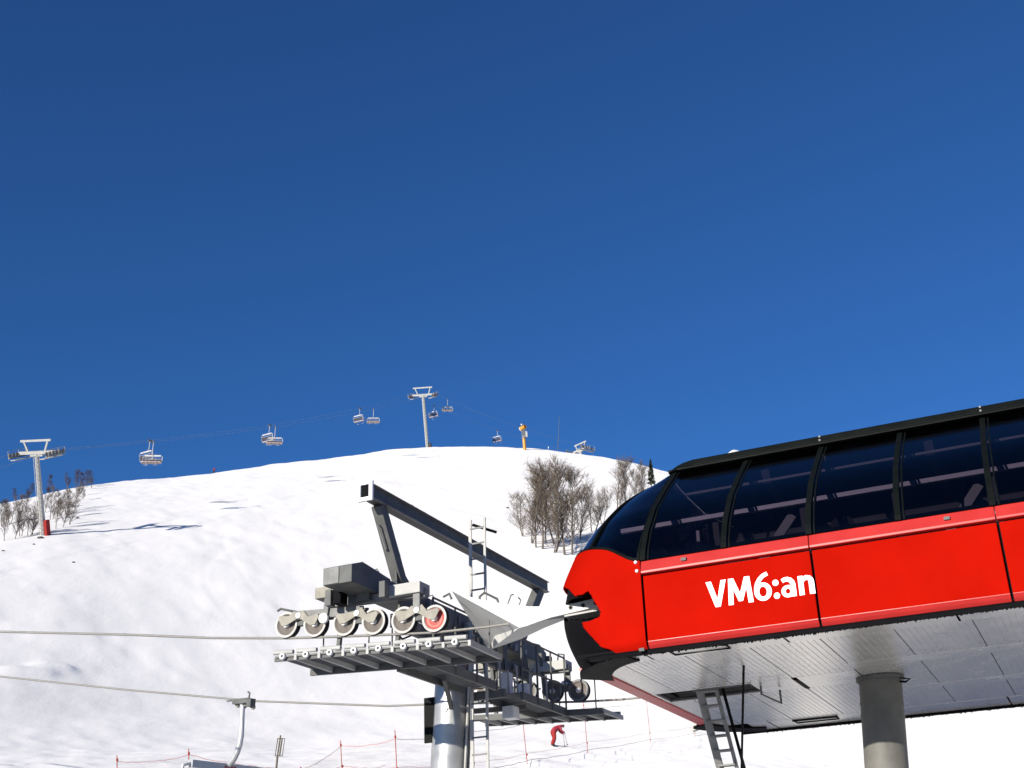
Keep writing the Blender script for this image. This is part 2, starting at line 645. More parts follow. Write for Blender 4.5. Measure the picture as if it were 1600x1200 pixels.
CUT = [(0.30, -.1), (0.30, 0.05), (0.335, 0.12), (0.38, 0.18), (0.41, 0.39), (0.435, 0.55), (0.43, 0.62), (0.37, 0.60), (0.305, 0.62), (0.290, 0.69), (0.305, 0.81), (0.335, 0.98), (0.365, 1.08), (0.405, 1.05), (0.47, 1.07), (0.555, 1.24), (0.70, 1.41), (0.85, 1.45), (2.1, 1.45), (2.1, -.1)]
TOPR = [(0.0, 1.38), (0.10, 1.39), (0.145, 1.43), (0.21, 1.55), (0.285, 1.69), (0.365, 1.78), (0.445, 1.85), (0.52, 1.90), (0.62, 1.94), (0.8, 1.97), (2.0, 1.98)]


HOLE = [(.20, .60), (.45, .67), (.60, .79), (.80, .86), (.80, 1.14), (.60, 1.13), (.45, 1.05), (.20, 1.0)]


def inside(poly, x, y):
    c = False
    n = len(poly)
    for i in range(n):
        x0, y0 = poly[i]
        x1, y1 = poly[(i + 1) % n]
        if (y0 > y) != (y1 > y) and x < (x1 - x0) * (y - y0) / (y1 - y0) + x0:
            c = not c
    return c


def grid_mesh(srange, ns, wlo, whi, nw, inset, mirror, cut=None):
    mb = MB()
    ss = [srange[0] + (srange[1] - srange[0]) * i / ns for i in range(ns + 1)]
    idx = {}

    def vid(i, j):
        if (i, j) not in idx:
            s_ = ss[i]
            lo, hi = wlo(s_), whi(s_)
            w = lo + (hi - lo) * j / nw
            idx[(i, j)] = len(mb.v)
            mb.v.append(Vector(nose(s_, w, inset, mirror)))
        return idx[(i, j)]
    for i in range(ns):
        for j in range(nw):
            sm = (ss[i] + ss[i + 1]) / 2
            lo, hi = wlo(sm), whi(sm)
            wm = lo + (hi - lo) * (j + .5) / nw
            if cut and inside(cut, sm, wm):
                continue
            mb.f.append((vid(i, j), vid(i + 1, j), vid(i + 1, j + 1), vid(i, j + 1)))
            mb.m.append(0)
    return mb


def solid(o, t, offset=-1):
    m = o.modifiers.new('thickness', 'SOLIDIFY')
    m.thickness = t
    m.offset = offset
    return o


def build_station():
    st = empty('lift_station', STN)
    tag(st, 'red lift station with smoked curved windows raised on a thick column', 'lift station')
    for side in (0, 1):
        mir = (lambda v: 2 * MID - v) if side else (lambda v: v)
        pf = lambda pr: [(mir(a), b) for a, b in pr]
        # red side panels
        u = NU0 + .035
        k = 0
        while u < LEN - 1:
            u1 = u + 2.565
            pr = [(-.33, .0), (-.395, .075), (-.42, .125), (-.42, 1.13), (-.36, 1.13), (-.36, .13), (-.28, .03)]
            MB().extrude(pf(pr), u, min(u1, LEN)).build('side_panel', M['red'], st, bevel=.012)
            pl = [(-.40, 1.152), (-.452, 1.165), (-.455, 1.20), (-.40, 1.37), (-.345, 1.37), (-.345, 1.152)]
            MB().extrude(pf(pl), u - .02, min(u1, LEN) + .004).build('window_ledge', M['red_gloss'], st, bevel=.008)
            MB().extrude(pf([(-.424, .120), (-.424, .128), (-.40, .13), (-.335, .02), (-.328, -.004), (-.336, -.006), (-.400, .071)]), u + .002, min(u1, LEN) - .002).build('bottom_strip', M['red_gloss'], st)
            u = u1 + .035
        # dark backing behind the panel joints
        MB().extrude(pf([(-.345, .04), (-.345, 1.15), (-.31, 1.15), (-.31, .04)]), NU0, LEN).build('joint_backing', M['black'], st)
        # windows
        ws = [1.375, 1.45, 1.55, 1.7, 1.9, 2.15, 2.42, 2.67, 2.92, 3.12, 3.3, 3.45, 3.52]
        us = [1.42 + 1.285 * i for i in range(11)]
        for i, (a, b) in enumerate(zip(us[:-1], us[1:])):
            if a > LEN:
                break
            mb = MB()
            for w in ws:
                v = mir(itp(VIN, w))
                mb.v += [Vector((a, v, w)), Vector((b, v, w))]
            for j in range(len(ws) - 1):
                mb.f.append((2 * j, 2 * j + 1, 2 * j + 3, 2 * j + 2))
                mb.m.append(0)
            mb.build('window_pane', M['glass'], st, smooth=60)
        for i, a in enumerate(us):
            if a > LEN:
                break
            for du, wd, th in ((-.045, .085, .028), (.07, .022, .015)):
                mb = MB()
                for w in ws:
                    v = itp(VIN, w)
                    sgn = (v - th, v + .05)
                    for uu in (a + du, a + du + wd):
                        for vv in sgn:
                            mb.v.append(Vector((uu, mir(vv), w + (.0 if vv < v else -.02))))
                for j in range(len(ws) - 1):
                    b0, b1 = 4 * j, 4 * j + 4
                    for p_, q_ in ((0, 2), (2, 3), (3, 1), (1, 0)):
                        mb.f.append((b0 + p_, b0 + q_, b1 + q_, b1 + p_))
                        mb.m.append(0)
                mb.f += [(0, 1, 3, 2), tuple(4 * (len(ws) - 1) + k for k in (0, 2, 3, 1))]
                mb.m += [0, 0]
                mb.build('window_frame', M['frame'], st)
        MB().extrude(pf([(-.395, 1.375), (-.41, 1.385), (-.39, 1.435), (-.34, 1.435), (-.34, 1.375)]), NU0, LEN).build('window_frame', M['frame'], st)
        # roof rail
        MB().extrude(pf([(1.66, 3.50), (1.62, 3.53), (1.66, 3.645), (1.74, 3.675), (2.05, 3.68), (2.05, 3.50)]), 1.78, LEN).build('roof_rail', M['frame'], st, bevel=.01)
        rp_ = [(1.66, 3.50), (1.62, 3.53), (1.66, 3.645), (1.74, 3.675), (2.05, 3.68), (2.05, 3.50)]
        mb = MB()
        for uu, kk, dv in ((1.30, .10, .12), (1.36, .34, .08), (1.46, .60, .04), (1.60, .84, .01), (1.781, 1.0, 0)):
            mb.v += [Vector((uu, mir(a + dv), 3.50 + (b - 3.50) * kk)) for a, b in rp_]
        for r_ in range(4):
            for q_ in range(6):
                mb.f.append((r_ * 6 + q_, r_ * 6 + (q_ + 1) % 6, r_ * 6 + 6 + (q_ + 1) % 6, r_ * 6 + 6 + q_))
        mb.f.append((0, 1, 2, 3, 4, 5))
        mb.m = [0] * len(mb.f)
        mb.build('rail_end', M['frame'], st, smooth=35)
        # dull lip line under the rail and joint clips
        MB().extrude(pf([(1.60, 3.485), (1.60, 3.51), (1.66, 3.51), (1.66, 3.485)]), 1.5, LEN).build('rail_lip', M['frame'], st)
        for i in range(1, 6):
            uu = 1.42 + 2.57 * i + .0
            for vv, ww in ((1.63, 3.56), (1.65, 3.63)):
                MB().box((uu - .015, mir(vv) - .015, ww - .015), (uu + .015, mir(vv) + .015, ww + .015)).build('rail_bolt', M['galv'], st)
        # bottom lip with its brush
        MB().extrude(pf([(-.365, .025), (-.385, -.005), (-.375, -.05), (-.31, -.05), (-.29, .02)]), .42, LEN).build('bottom_lip', M['black'], st)
        mb = MB()
        rnd = random.Random(5 + side)
        uu = .62 if not side else .95
        while uu < LEN:
            d = .006 + .018 * rnd.random() ** 2
            wd = .012 + .02 * rnd.random()
            v = mir(-.345 + .03 * rnd.random())
            mb.box((uu, v - .006, -.05 - d), (uu + wd, v + .006, -.045))
            uu += wd * (1.0 + 1.2 * rnd.random())
        mb.build('brush_seal', M['brush'], st, kind='stuff')
        # nose: red shell, glass and black sheets standing in for the dark mouth
        o = grid_mesh((0, 1.0), 60 if side else 190, lambda s_: 0.0, lambda s_: itp(TOPR, s_), 50 if side else 170, 0.0, side, CUT).build('nose_panel', M['red'], st, smooth=70)
        solid(o, .035, -1)
        o = grid_mesh((1.0, 2.0), 8, lambda s_: 1.46, lambda s_: itp(TOPR, s_), 10, 0.0, side).build('front_panel', M['red'], st, smooth=70)
        solid(o, .035, -1)
        o = grid_mesh((0, 2.0), 48, lambda s_: itp(TOPR, s_) + .012, lambda s_: 3.565, 22, 0.03, side).build('nose_window', M['glass'], st, smooth=70)
        for s0, wd in ((0.0, .045), (.44, .022), (.86, .022)):
            o = grid_mesh((s0, s0 + wd), 2, lambda s_: itp(TOPR, s_) + .005, lambda s_: 3.565, 16, -.015, side).build('window_frame', M['frame'], st)
            solid(o, .05, -1)
        o = grid_mesh((0, 2.0), 40, lambda s_: itp(TOPR, s_) - .0, lambda s_: itp(TOPR, s_) + .05, 1, -.006, side).build('window_frame', M['frame'], st)
        solid(o, .04, -1)
        o = grid_mesh((.16, 1.5), 90, lambda s_: .0 if s_ < .82 else .2, lambda s_: 1.5, 60, .07, side, HOLE).build('mouth_shade_shell', M['black'], st, smooth=60)  # black shell stands for the darkness of the open interior
        solid(o, .02)
        o = grid_mesh((.0, 1.9), 30, lambda s_: .0, lambda s_: 1.5, 12, .80, side).build('mouth_shade_back', M['black'], st, smooth=60)  # black sheet added so the mouth looks dark, hiding the bright snow behind
        solid(o, .02)
        # dark corner shoe under the mouth
        c = [nose(s_, .1, .05, side) for s_ in [.25 + .6 * i / 16 for i in range(17)]]
        c2 = [nose(s_, .1, .48, side) for s_ in [.25 + .6 * i / 16 for i in range(17)]]
        mb = MB()
        poly = [(p[0], p[1]) for p in c] + [(p[0], p[1]) for p in reversed(c2)]
        n = len(c)
        for i in range(n - 1):
            a, b, d, e = c[i], c[i + 1], c2[i + 1], c2[i]
            z0, z1 = -.035, .02
            mb.add([(a[0], a[1], z0), (b[0], b[1], z0), (d[0], d[1], z0), (e[0], e[1], z0), (a[0], a[1], z1), (b[0], b[1], z1), (d[0], d[1], z1), (e[0], e[1], z1)],
                   [(0, 1, 2, 3), (4, 7, 6, 5), (0, 4, 5, 1), (2, 6, 7, 3)] + ([(0, 3, 7, 4)] if i == 0 else []) + ([(1, 5, 6, 2)] if i == n - 2 else []))
        mb.build('corner_shoe', M['black'], st)
    # bolts made white to imitate glints at the top of the nose seam
    for (uu, ww) in ((1.30, 1.36), (1.31, 1.22)):
        MB().lathe((uu, -.43, ww), [(.0, -.02), (.02, -.02), (.028, 0), (.028, .03)], (0, 1, 0), 12).build('glint_bolt', M['white'], st)
    for uu, ww in ((2.07, 1.29), (5.93, 1.29), (1.30, .01)):
        MB().box((uu - .04, -.465, ww - .025), (uu + .04, -.42, ww + .02)).build('ledge_bracket', M['galv_dark'], st)
    # roof
    mb = MB()
    rows = []
    for u in (1.25, LEN):
        rows.append([(u, 1.9, 3.62 if u < 2 else 3.64), (u, 2.6, 3.68 if u < 2 else 3.70), (u, 4, 3.72 if u < 2 else 3.76), (u, 5.4, 3.68 if u < 2 else 3.70), (u, 6.1, 3.62 if u < 2 else 3.64)])
    n = 5
    mb.v = [Vector(p) for r_ in rows for p in r_]
    mb.f = [(i, i + 1, n + i + 1, n + i) for i in range(n - 1)]
    mb.m = [0] * len(mb.f)
    solid(mb.build('roof', M['frame'], st), .04)
    mb = MB()
    poly = [nose(s_, 3.57, 0.02) for s_ in [i / 10 for i in range(21)]]
    poly += [nose(s_, 3.57, 0.02, True) for s_ in [i / 10 for i in range(19, -1, -1)]]
    mb.v = [Vector(p) for p in poly]
    mb.f = [tuple(range(len(poly)))]
    mb.m = [0]
    solid(mb.build('roof_cap', M['frame'], st), .03, 1)
    # a rim of old snow on the roof
    snow_patch(st)
    MB().box((LEN - .04, -.3, .02), (LEN, 8.3, 3.5)).build('end_wall', M['galv_dark'], st)
    underside(st)
    interior(st)
    lettering(st)
    guide_rail(st, False)
    far_guide(st)
    # columns
    for uc in (4.05, 12.2):
        top = Vector((uc, 3.9, .0))
        dn = Vector((uc - .075 * 7.6, 3.9, -7.6))
        mb = MB()
        mb.tube([top, dn], .355, 48)
        c = mb.build('support_column', M['column'], st, smooth=50)
        mb = MB()
        for k in (-.42, -.62):
            p = top + (dn - top) * (-k / 7.6)
            mb.tube([p, p + (dn - top).normalized() * .05], .362, 48)
        mb.build('column_band', M['column'], c, smooth=50)
        mb = MB().tube([top + Vector((0, 0, -.012)), top + Vector((0, 0, -.06))], .40, 40)
        mb.build('collar', M['galv_dark'], c, smooth=50)
        MB().tube([top + Vector((.33, -.1, -.06)), top + Vector((.5, -.1, -.10)), top + Vector((.42, -.1, -.14)), top + Vector((.3, -.1, -.12))], .018, 8).build('hook', M['black'], c)
    return st


def lettering(st):
    """VM6:an in bold white cut letters, cap height 1 in glyph units"""
    def ell(cx, cy, rx, ry, a0=0, a1=360, n=36):
        return [(cx + rx * math.cos(R(a0 + (a1 - a0) * i / n)), cy + ry * math.sin(R(a0 + (a1 - a0) * i / n))) for i in range(n + 1)]

    def ring(cx, cy, ro, ri):
        return ('ring', ell(cx, cy, *ro)[:-1], ell(cx, cy, *ri)[:-1])

    def stroke(pts, w0, w1=None):
        w1 = w0 if w1 is None else w1
        L, Rr = [], []
        n = len(pts)
        for i, (x, y) in enumerate(pts):
            a, b = pts[max(0, i - 1)], pts[min(n - 1, i + 1)]
            d = Vector((b[0] - a[0], b[1] - a[1])).normalized()
            w = (w0 + (w1 - w0) * i / (n - 1)) / 2
            L.append((x - d.y * w, y + d.x * w))
            Rr.append((x + d.y * w, y - d.x * w))
        return ('strip', L, Rr)
    V = [('poly', [(0, 1), (.21, 1), (.40, .30), (.59, 1), (.79, 1), (.495, 0), (.295, 0)])]
    Mm = [('poly', [(0, 0), (.07, 1), (.27, 1), (.48, .40), (.69, 1), (.89, 1), (.96, 0), (.77, 0), (.735, .60), (.56, .10), (.40, .10), (.225, .60), (.19, 0)])]
    six = [ring(.33, .335, (.33, .345), (.145, .19)), stroke([(.095, .36), (.10, .50), (.15, .66), (.25, .82), (.38, .93), (.56, 1.0)], .19, .15)]
    colon = [('disc', ell(.11, .11, .115, .115)[:-1]), ('disc', ell(.11, .60, .115, .115)[:-1])]
    aa = [ring(.24, .22, (.245, .23), (.085, .10)), ('poly', [(.355, 0), (.545, 0), (.545, .47), (.355, .47)]), stroke([(.06, .62), (.16, .67), (.27, .67), (.37, .62), (.43, .54), (.45, .44)], .16, .19)]
    nn = [('poly', [(0, 0), (.19, 0), (.19, .72), (0, .72)]), stroke([(.12, .50), (.20, .59), (.31, .635), (.41, .61), (.475, .53), (.485, .44)], .16, .20), ('poly', [(.385, 0), (.585, 0), (.585, .46), (.385, .46)])]
    x = 2.37
    k = .392
    colon2 = [colon[1]]
    for glyph, wd in ((V, .79 + .02), (Mm, .96 + .06), (six, .66 + .06), (colon[:1], 0), (colon2, .23 + .07), (aa, .55 + .10), (nn, .585)):
        mb = MB()
        for q, g in enumerate(glyph):
            y0 = -.4225 - .0012 * q
            P3 = lambda p, y: (x + p[0] * k, y, .495 + p[1] * k)
            if g[0] in ('poly', 'disc'):
                mb.plate([P3(p, y0) for p in g[1]], (0, -.006, 0))
            else:
                a, b = g[1], g[2]
                n = len(a)
                closed = g[0] == 'ring'
                for i in range(n if closed else n - 1):
                    j = (i + 1) % n
                    mb.plate([P3(a[i], y0), P3(a[j], y0), P3(b[j], y0), P3(b[i], y0)], (0, -.006, 0))
        bm = bmesh.new()
        me = mb.mesh('letter')
        bm.from_mesh(me)
        bmesh.ops.remove_doubles(bm, verts=bm.verts, dist=1e-5)
        seen = {}
        for f in bm.faces:
            seen.setdefault(tuple(sorted(v.index for v in f.verts)), []).append(f)
        bmesh.ops.delete(bm, geom=[f for fs in seen.values() if len(fs) > 1 for f in fs], context='FACES_ONLY')
        bm.to_mesh(me)
        bm.free()
        me.materials.append(M['text'])
        part('letter', me, st)
        x += wd * k


def snow_patch(st):
    mb = MB()
    nu, nv = 30, 8
    for i in range(nu + 1):
        for j in range(nv + 1):
            a, b = i / nu, j / nv
            h = (math.sin(math.pi * a) ** .6) * math.sin(math.pi * b) * .31 * (1 + .25 * math.sin(7 * a + 2) + .15 * math.sin(19 * a))
            mb.v.append(Vector((1.55 + .95 * a + .2 * b, 2.06 + 1.1 * b, 3.655 + .06 * b + h)))
    for i in range(nu):
        for j in range(nv):
            k = i * (nv + 1) + j
            mb.f.append((k, k + 1, k + nv + 2, k + nv + 1))
            mb.m.append(0)
    o = mb.build('snow_patch', M['snow'], st, smooth=80)
    o['label'] = 'patch of white snow lying on the black roof'


RIBBED = {}


def rib_mesh(lu, lv):
    """ceiling cassette with standing ribs that run across the building"""
    key = (round(lu, 3), round(lv, 3))
    if key in RIBBED:
        return RIBBED[key]
    mb = MB()
    n = 11
    pitch = lu / n
    prof = []
    for i in range(n):
        u = i * pitch
        prof += [(u, 0.0), (u + pitch * .86, 0.0), (u + pitch * .89, .008), (u + pitch * .97, .008)]
    prof += [(lu, 0.0)]
    m = len(prof)
    for v in (0, lv):
        mb.v += [Vector((a, v, b)) for a, b in prof]
    mb.f = [(i, i + 1, m + i + 1, m + i) for i in range(m - 1)]
    mb.m = [0] * len(mb.f)
    me = mb.mesh('ribbed_panel')
    me.materials.append(M['rib_panel'])
    RIBBED[key] = me
    return me


def underside(st):
    seams = [.22, .69, 1.73, 2.75, 3.81, 4.88, 5.96, 7.03, 8.10, 9.17, 10.24, 11.31, 12.38, 13.45, LEN]
    gap = .012
    MB().box((.2, -.28, .05), (LEN - .05, 8.28, .08)).build('ceiling_deck', M['black'], st)
    for a, b in zip(seams[:-1], seams[1:]):
        leftpart = b < 3.9
        bands = [(.30, 3.05), (4.12, 7.30)] if leftpart else [(.30, 2.38), (2.87, 5.06), (5.44, 7.30)]
        for v0, v1 in bands:
            o = part('ribbed_panel', rib_mesh(b - a - gap, v1 - v0 - gap), st)
            o.location = (a + gap / 2, v0 + gap / 2, 0.0)
    # smooth strips
    def strip(u0, u1, v0, v1, w=.0, name='trim_panel', mat='trim_panel'):
        return MB().box((u0 + .005, v0 + .004, w), (u1 - .005, v1 - .004, w + .03)).build(name, M[mat], st, bevel=.004)
    bu = [.50, 1.235, 3.36, 5.80, 8.2, 10.6, 13.0, LEN]
    for a, b in zip(bu[:-1], bu[1:]):
        strip(a + .012, b - .012, -.285, .30, -.004)
        strip(max(a, .8) + .012, b - .012, 7.30, 8.285, -.004)
    for a, b in ((.22, .285), (1.985, 2.72), (2.80, 3.80)):
        strip(a, b, 3.05, 4.12, -.002)
    strip(.285, 1.985, 3.05, 3.12, -.002)
    strip(.285, 1.985, 4.04, 4.12, -.002)
    for a, b in ((3.80, 8.1), (8.1, LEN)):
        strip(a, b, 2.38, 2.87, -.002)
        strip(a, b, 5.06, 5.44, -.002)
    # recess for the ladder: dark box with open bottom
    mb = MB()
    mb.box((.285, 3.125, .02), (1.985, 3.14, .30)).box((.285, 4.02, .02), (1.985, 4.035, .30))
    mb.box((.285, 3.125, .30), (1.985, 4.035, .32))
    mb.box((.285, 3.125, .02), (.30, 4.035, .30)).box((1.97, 3.125, .02), (1.985, 4.035, .30))
    mb.build('ladder_hatch', M['galv_dark'], st)
    MB().tube([(1.30, 3.7, .2), (1.75, 3.7, .2)], .11, 16).build('hatch_drum', M['black'], st, smooth=50)
    # slot and lamp-hatch outlines
    MB().box((2.725, 3.25, -.006), (2.795, 4.18, .02)).build('slot', M['black'], st)
    for (u0, u1, v0, v1) in ((1.64, 2.50, -.23, .12), (1.72, 2.56, 7.42, 7.80)):
        mb = MB()
        mb.tube([(u0, v0, -.012), (u1 - .1, v0, -.012), (u1, v0 + .12, -.012), (u1, v1, -.012), (u0, v1, -.012), (u0, v0, -.012)], .014, 6)
        mb.build('hatch_outline', M['black'], st)
    MB().box((1.70, 7.42, -.03), (2.6, 7.50, -.005)).build('slot', M['black'], st)
    # drop handle beside the hatch
    h = MB().tube([(2.12, 3.35, -.01), (2.12, 3.35, -.16), (2.33, 3.85, -.26), (2.33, 3.85, -.03)], .02, 8)
    h.build('drop_handle', M['galv_dark'], st)
    MB().tube([(.98, 3.09, -.02), (2.02, 3.09, -.02), (2.02, 3.09, -.06)], .012, 6).build('latch_bar', M['galv_dark'], st)
    # red sill along the front edge
    mb = MB()
    mb.extrude([(-.02, -.01), (.22, -.02), (.22, .05), (-.16, .10), (-.18, .07), (-.06, .0)], 0, 1)
    mb.v = [Vector((p.y, .70 if p.x < .5 else 7.30, p.z)) for p in mb.v]
    o = mb.build('front_sill', M['red_gloss'], st, bevel=.006)
    MB().box((.0, 1.05, -.024), (.2, 1.085, -.006)).build('sill_joint', M['black'], st)
    for s_ in (0, 1):
        m = (lambda v: 8 - v) if s_ else (lambda v: v)
        # gently chamfered corner plates of the ceiling
        mb = MB().plate([(.22, m(.62), .0), (.505, m(.05), .0), (.505, m(.30), .0), (.505, m(.62), .0)], (0, 0, .03))
        mb.build('corner_plate', M['trim_panel'], st)


def interior(st):
    """running rails, beams and braces that show dimly through the windows"""
    def tube(name, pts, r, mat):
        MB().tube(pts, r, 10).build(name, M[mat], st, smooth=40)
    MB().box((1.2, .35, .1), (LEN - .1, 7.65, .16)).build('inner_floor', M['galv_dark'], st)
    for v in (1.05, 6.95):
        MB().box((.6, v - .04, 2.33), (LEN - .1, v + .04, 2.40)).build('running_rail', M['white'], st)
        tube('guide_bar', [(1.4, v - .25, 1.62), (LEN - .1, v - .25, 1.62)], .03, 'white')
        MB().box((1.6, v + .5, 2.98), (LEN - .1, v + .56, 3.02)).build('cable_tray', M['galv_bright'], st)
        for i in range(9):
            u = 2.2 + 1.45 * i
            MB().bar((u, v + .15, .16), (u, v + .15, 2.30), .10, .12).build('stanchion', M['galv_dark'], st)
            if i % 2 == 0:
                MB().bar((u + .1, v + .25, .9), (u + 1.25, v + .25, 2.25), .06, .14).build('brace', M['galv_bright'], st)
            if i % 3 == 1:
                MB().lathe((u + .6, v + .05, 1.85), [(.0, -.05), (.19, -.05), (.19, .05), (.0, .05)], (0, 1, 0), 20).build('tyre_conveyor_wheel', M['rubber'], st)
    for i in range(5):
        u = 2.9 + 2.7 * i
        MB().box((u, 1.85, 3.05), (u + .14, 6.15, 3.3)).build('cross_beam', M['galv_dark'], st)
    MB().extrude([(3.95, .17), (4.05, .17), (4.05, 2.6), (3.95, 2.6)], .3, 1.3).build('view_block_wall', M['galv_dark'], st)  # dark wall added to block the bright hill seen through the windows
    MB().box((1.31, 3.95, .17), (LEN - .1, 4.05, 3.55)).build('view_block_wall', M['galv_dark'], st)
    MB().box((3.0, 3.3, .17), (9.5, 3.9, 2.2)).build('drive_cabinet', M['galv_dark'], st, bevel=.03)
    # window handles and pale fittings just inside the glass
    for i, u in enumerate((1.95, 3.2, 6.1)):
        tube('window_stay', [(u, .2, 1.45), (u + .03, .35, 1.75), (u + .06, .75, 2.2)], .022, 'black')
    MB().bar((2.12, .3, 1.75), (2.10, .38, 1.95), .05, .03).build('fitting', M['white'], st)


def far_guide(st):
    """short flared tongue at the far mouth"""
    MB().plate([(.55, 7.35, .42), (-.02, 7.35, .30), (-.42, 7.35, .02), (-.36, 7.35, -.03), (.05, 7.35, .08), (.55, 7.35, .22)], (0, .14, 0)).build('guide_rail', M['galv_bright'], st)


def guide_rail(st, far):
    """flared rope-grip guide of bright galvanised plate that leaves the mouth"""
    m = (lambda p: (p[0], 8 - p[1], p[2])) if far else (lambda p: p)
    mb = MB()
    # outer face (v = .6), from the mouth to the flare
    top = [(.75, 1.20), (.25, 1.165), (-.15, 1.13), (-.55, 1.135), (-.95, 1.19), (-1.4, 1.30), (-1.9, 1.45), (-2.38, 1.66)]
    bot = [(.75, 1.03), (.25, 1.02), (-.15, .985), (-.55, .955), (-.80, .91), (-1.0, .868), (-1.13, .855), (-2.38, 1.66)]
    v0 = .55
    n = len(top)
    V = [(u, v0, w) for u, w in top] + [(u, v0, w) for u, w in bot]
    mb.add([m(p) for p in V], [(i, i + 1, n + i + 1, n + i) for i in range(n - 1)])
    # underside that flares down and away
    K = (-2.27, 2.0, 1.145)
    bl = [(.75, v0, 1.03), (.25, v0, 1.02), (-.15, v0, .985), (-.55, v0, .955), (-.80, v0, .91), (-1.0, v0, .868), (-1.13, v0, .855)]
    bk = [(.75, .85, .97), (.11, .85, .94), (-.32, 1.05, 1.0), (-.58, 1.15, 1.03), (-1.13, 1.6, 1.06), (-1.85, 2.2, 1.07), (-2.66, 2.6, 1.05)]
    n = len(bl)
    mb.add([m(p) for p in bl + bk], [(i, n + i, n + i + 1, i + 1) for i in range(n - 1)])
    mb.add([m(p) for p in [(-1.13, v0, .855), K, (-2.66, 2.6, 1.05)]], [(0, 1, 2)])
    # leading facet in shade, top and back to close it
    mb.add([m(p) for p in [(-2.38, v0, 1.66), (-1.13, v0, .855), K]], [(0, 1, 2)])
    mb.add([m(p) for p in [(-2.38, v0, 1.66), K, (-2.66, 2.6, 1.05), (-2.60, 2.0, 1.50)]], [(0, 1, 2, 3)])
    tk = [(u, 1.2 if u < -.5 else .85, w - .02) for u, w in top]
    tf = [(u, v0, w) for u, w in top]
    n = len(tf)
    mb.add([m(p) for p in tf + tk], [(i, i + 1, n + i + 1, n + i) for i in range(n - 1)])
    o = mb.build('guide_rail', M['guide'], st)
    # web, flange and bolt holes at the mouth
    mb = MB()
    mb.add([m(p) for p in [(.75, .50, .985), (-.30, .50, .945), (-.30, .80, .93), (.75, .80, .97), (.75, .50, .955), (-.30, .50, .915), (-.30, .80, .90), (.75, .80, .94)]],
           [(0, 1, 2, 3), (7, 6, 5, 4), (0, 4, 5, 1), (1, 5, 6, 2), (2, 6, 7, 3), (3, 7, 4, 0)])
    mb.build('flange', M['galv_bright'], o)
    for uu in (-.20, 0.02, .24):
        c = m((uu, v0 - .004, 1.075 + .035 * uu))
        MB().lathe(c, [(.038, -.004), (.038, .0), (.026, .0), (.026, .004)], (0, 1, 0), 16).build('hole_rim', M['galv'], o)
        MB().lathe(c, [(.0, .001), (.027, .001)], (0, 1, 0), 16).build('bolt_hole', M['black'], o)


station = build_station()


# ------------------------------------------------------------------ access ladder under the station
def build_ladder():
    top = Vector((1.16, 3.35, .16))
    bot = Vector((1.12, 4.5, -1.3))
    d = (bot - top)
    base = top + d * (6.3 / 1.46)
    lad = empty('access_ladder', STN @ Matrix.Translation(base))
    tag(lad, 'grey step ladder leaning into the open hatch under the red station', 'ladder')
    across = Vector((1, .0, 0))
    for s_ in (-1, 1):
        o_ = across * (.15 * s_)
        MB(base).bar(top + o_, base + o_, .13 if s_ < 0 else .06, .05, up=(0, 1, .3)).build('rail', M['galv'], lad)
    n = 27
    for i in range(n):
        p = top + (base - top) * ((i + .6) / n)
        MB(base).box((p.x - .155, p.y - .09, p.z - .015), (p.x + .155, p.y + .09, p.z + .015)).build('step', M['galv'], lad)
    return base


build_ladder()
for i, (a, b, lab) in enumerate((((1.42, 3.45, .05), (1.52, 4.1, -1.42), 'thick black rod slanting down from the hatch beside the ladder'),
                                 ((2.31, 1.57, .0), (1.42, 4.1, -1.42), 'thin black cable hanging from the ribbed ceiling past the ladder'))):
    a, b = Vector(a), Vector(b)
    b = a + (b - a) * 3.6
    p = STN @ a
    q = STN @ b
    mb = MB(q).tube([p, q], .028 if i == 0 else .02, 10)
    o = mb.build('hanging_rod' if i == 0 else 'hanging_cable', M['black'], None, smooth=50)
    o.location = q
    tag(o, lab, 'rod' if i == 0 else 'cable')


# ------------------------------------------------------------------ the near lift tower
UT = -4.15                                  # position of the tower along the line


def wheel_meshes():
    r = .24
    d = {}
    d['wheel'] = (MB().lathe((0, 0, 0), [(r - .045, -.06), (r, -.052), (r - .02, -.02), (r - .024, .02), (r, .052), (r - .045, .06), (r - .05, .0), (r - .045, -.06)]), 'rubber')
    d['rim'] = (MB().lathe((0, 0, 0), [(r - .042, -.066), (r - .003, -.064), (r - .003, -.055), (r - .035, -.05), (r - .06, -.03), (r - .042, -.066)]), 'rim')
    d['rim_back'] = (MB().lathe((0, 0, 0), [(r - .052, .066), (r - .003, .064), (r - .003, .055), (r - .045, .05), (r - .06, .03), (r - .052, .066)]), 'galv')
    d['disc'] = (MB().lathe((0, 0, 0), [(.0, -.035), (.09, -.04), (.11, -.03), (.16, -.03), (.185, -.045), (.185, .045), (.16, .03), (.05, .03), (0, .03)]), 'disc')
    d['hub'] = (MB().lathe((0, 0, 0), [(.0, -.11), (.035, -.11), (.055, -.10), (.06, -.03), (.06, .06), (.03, .10), (0, .10)], n=16), 'white')
    out = {}
    for k, (mb, mt) in d.items():
        me = mb.mesh(k)
        me.polygons.foreach_set('use_smooth', [True] * len(me.polygons))
        me.set_sharp_from_angle(angle=R(40))
        me.materials.append(M[mt])
        out[k] = me
    rd = out['disc'].copy()
    rd.materials.clear()
    rd.materials.append(M['red_disc'])
    out['red_disc'] = rd
    return out


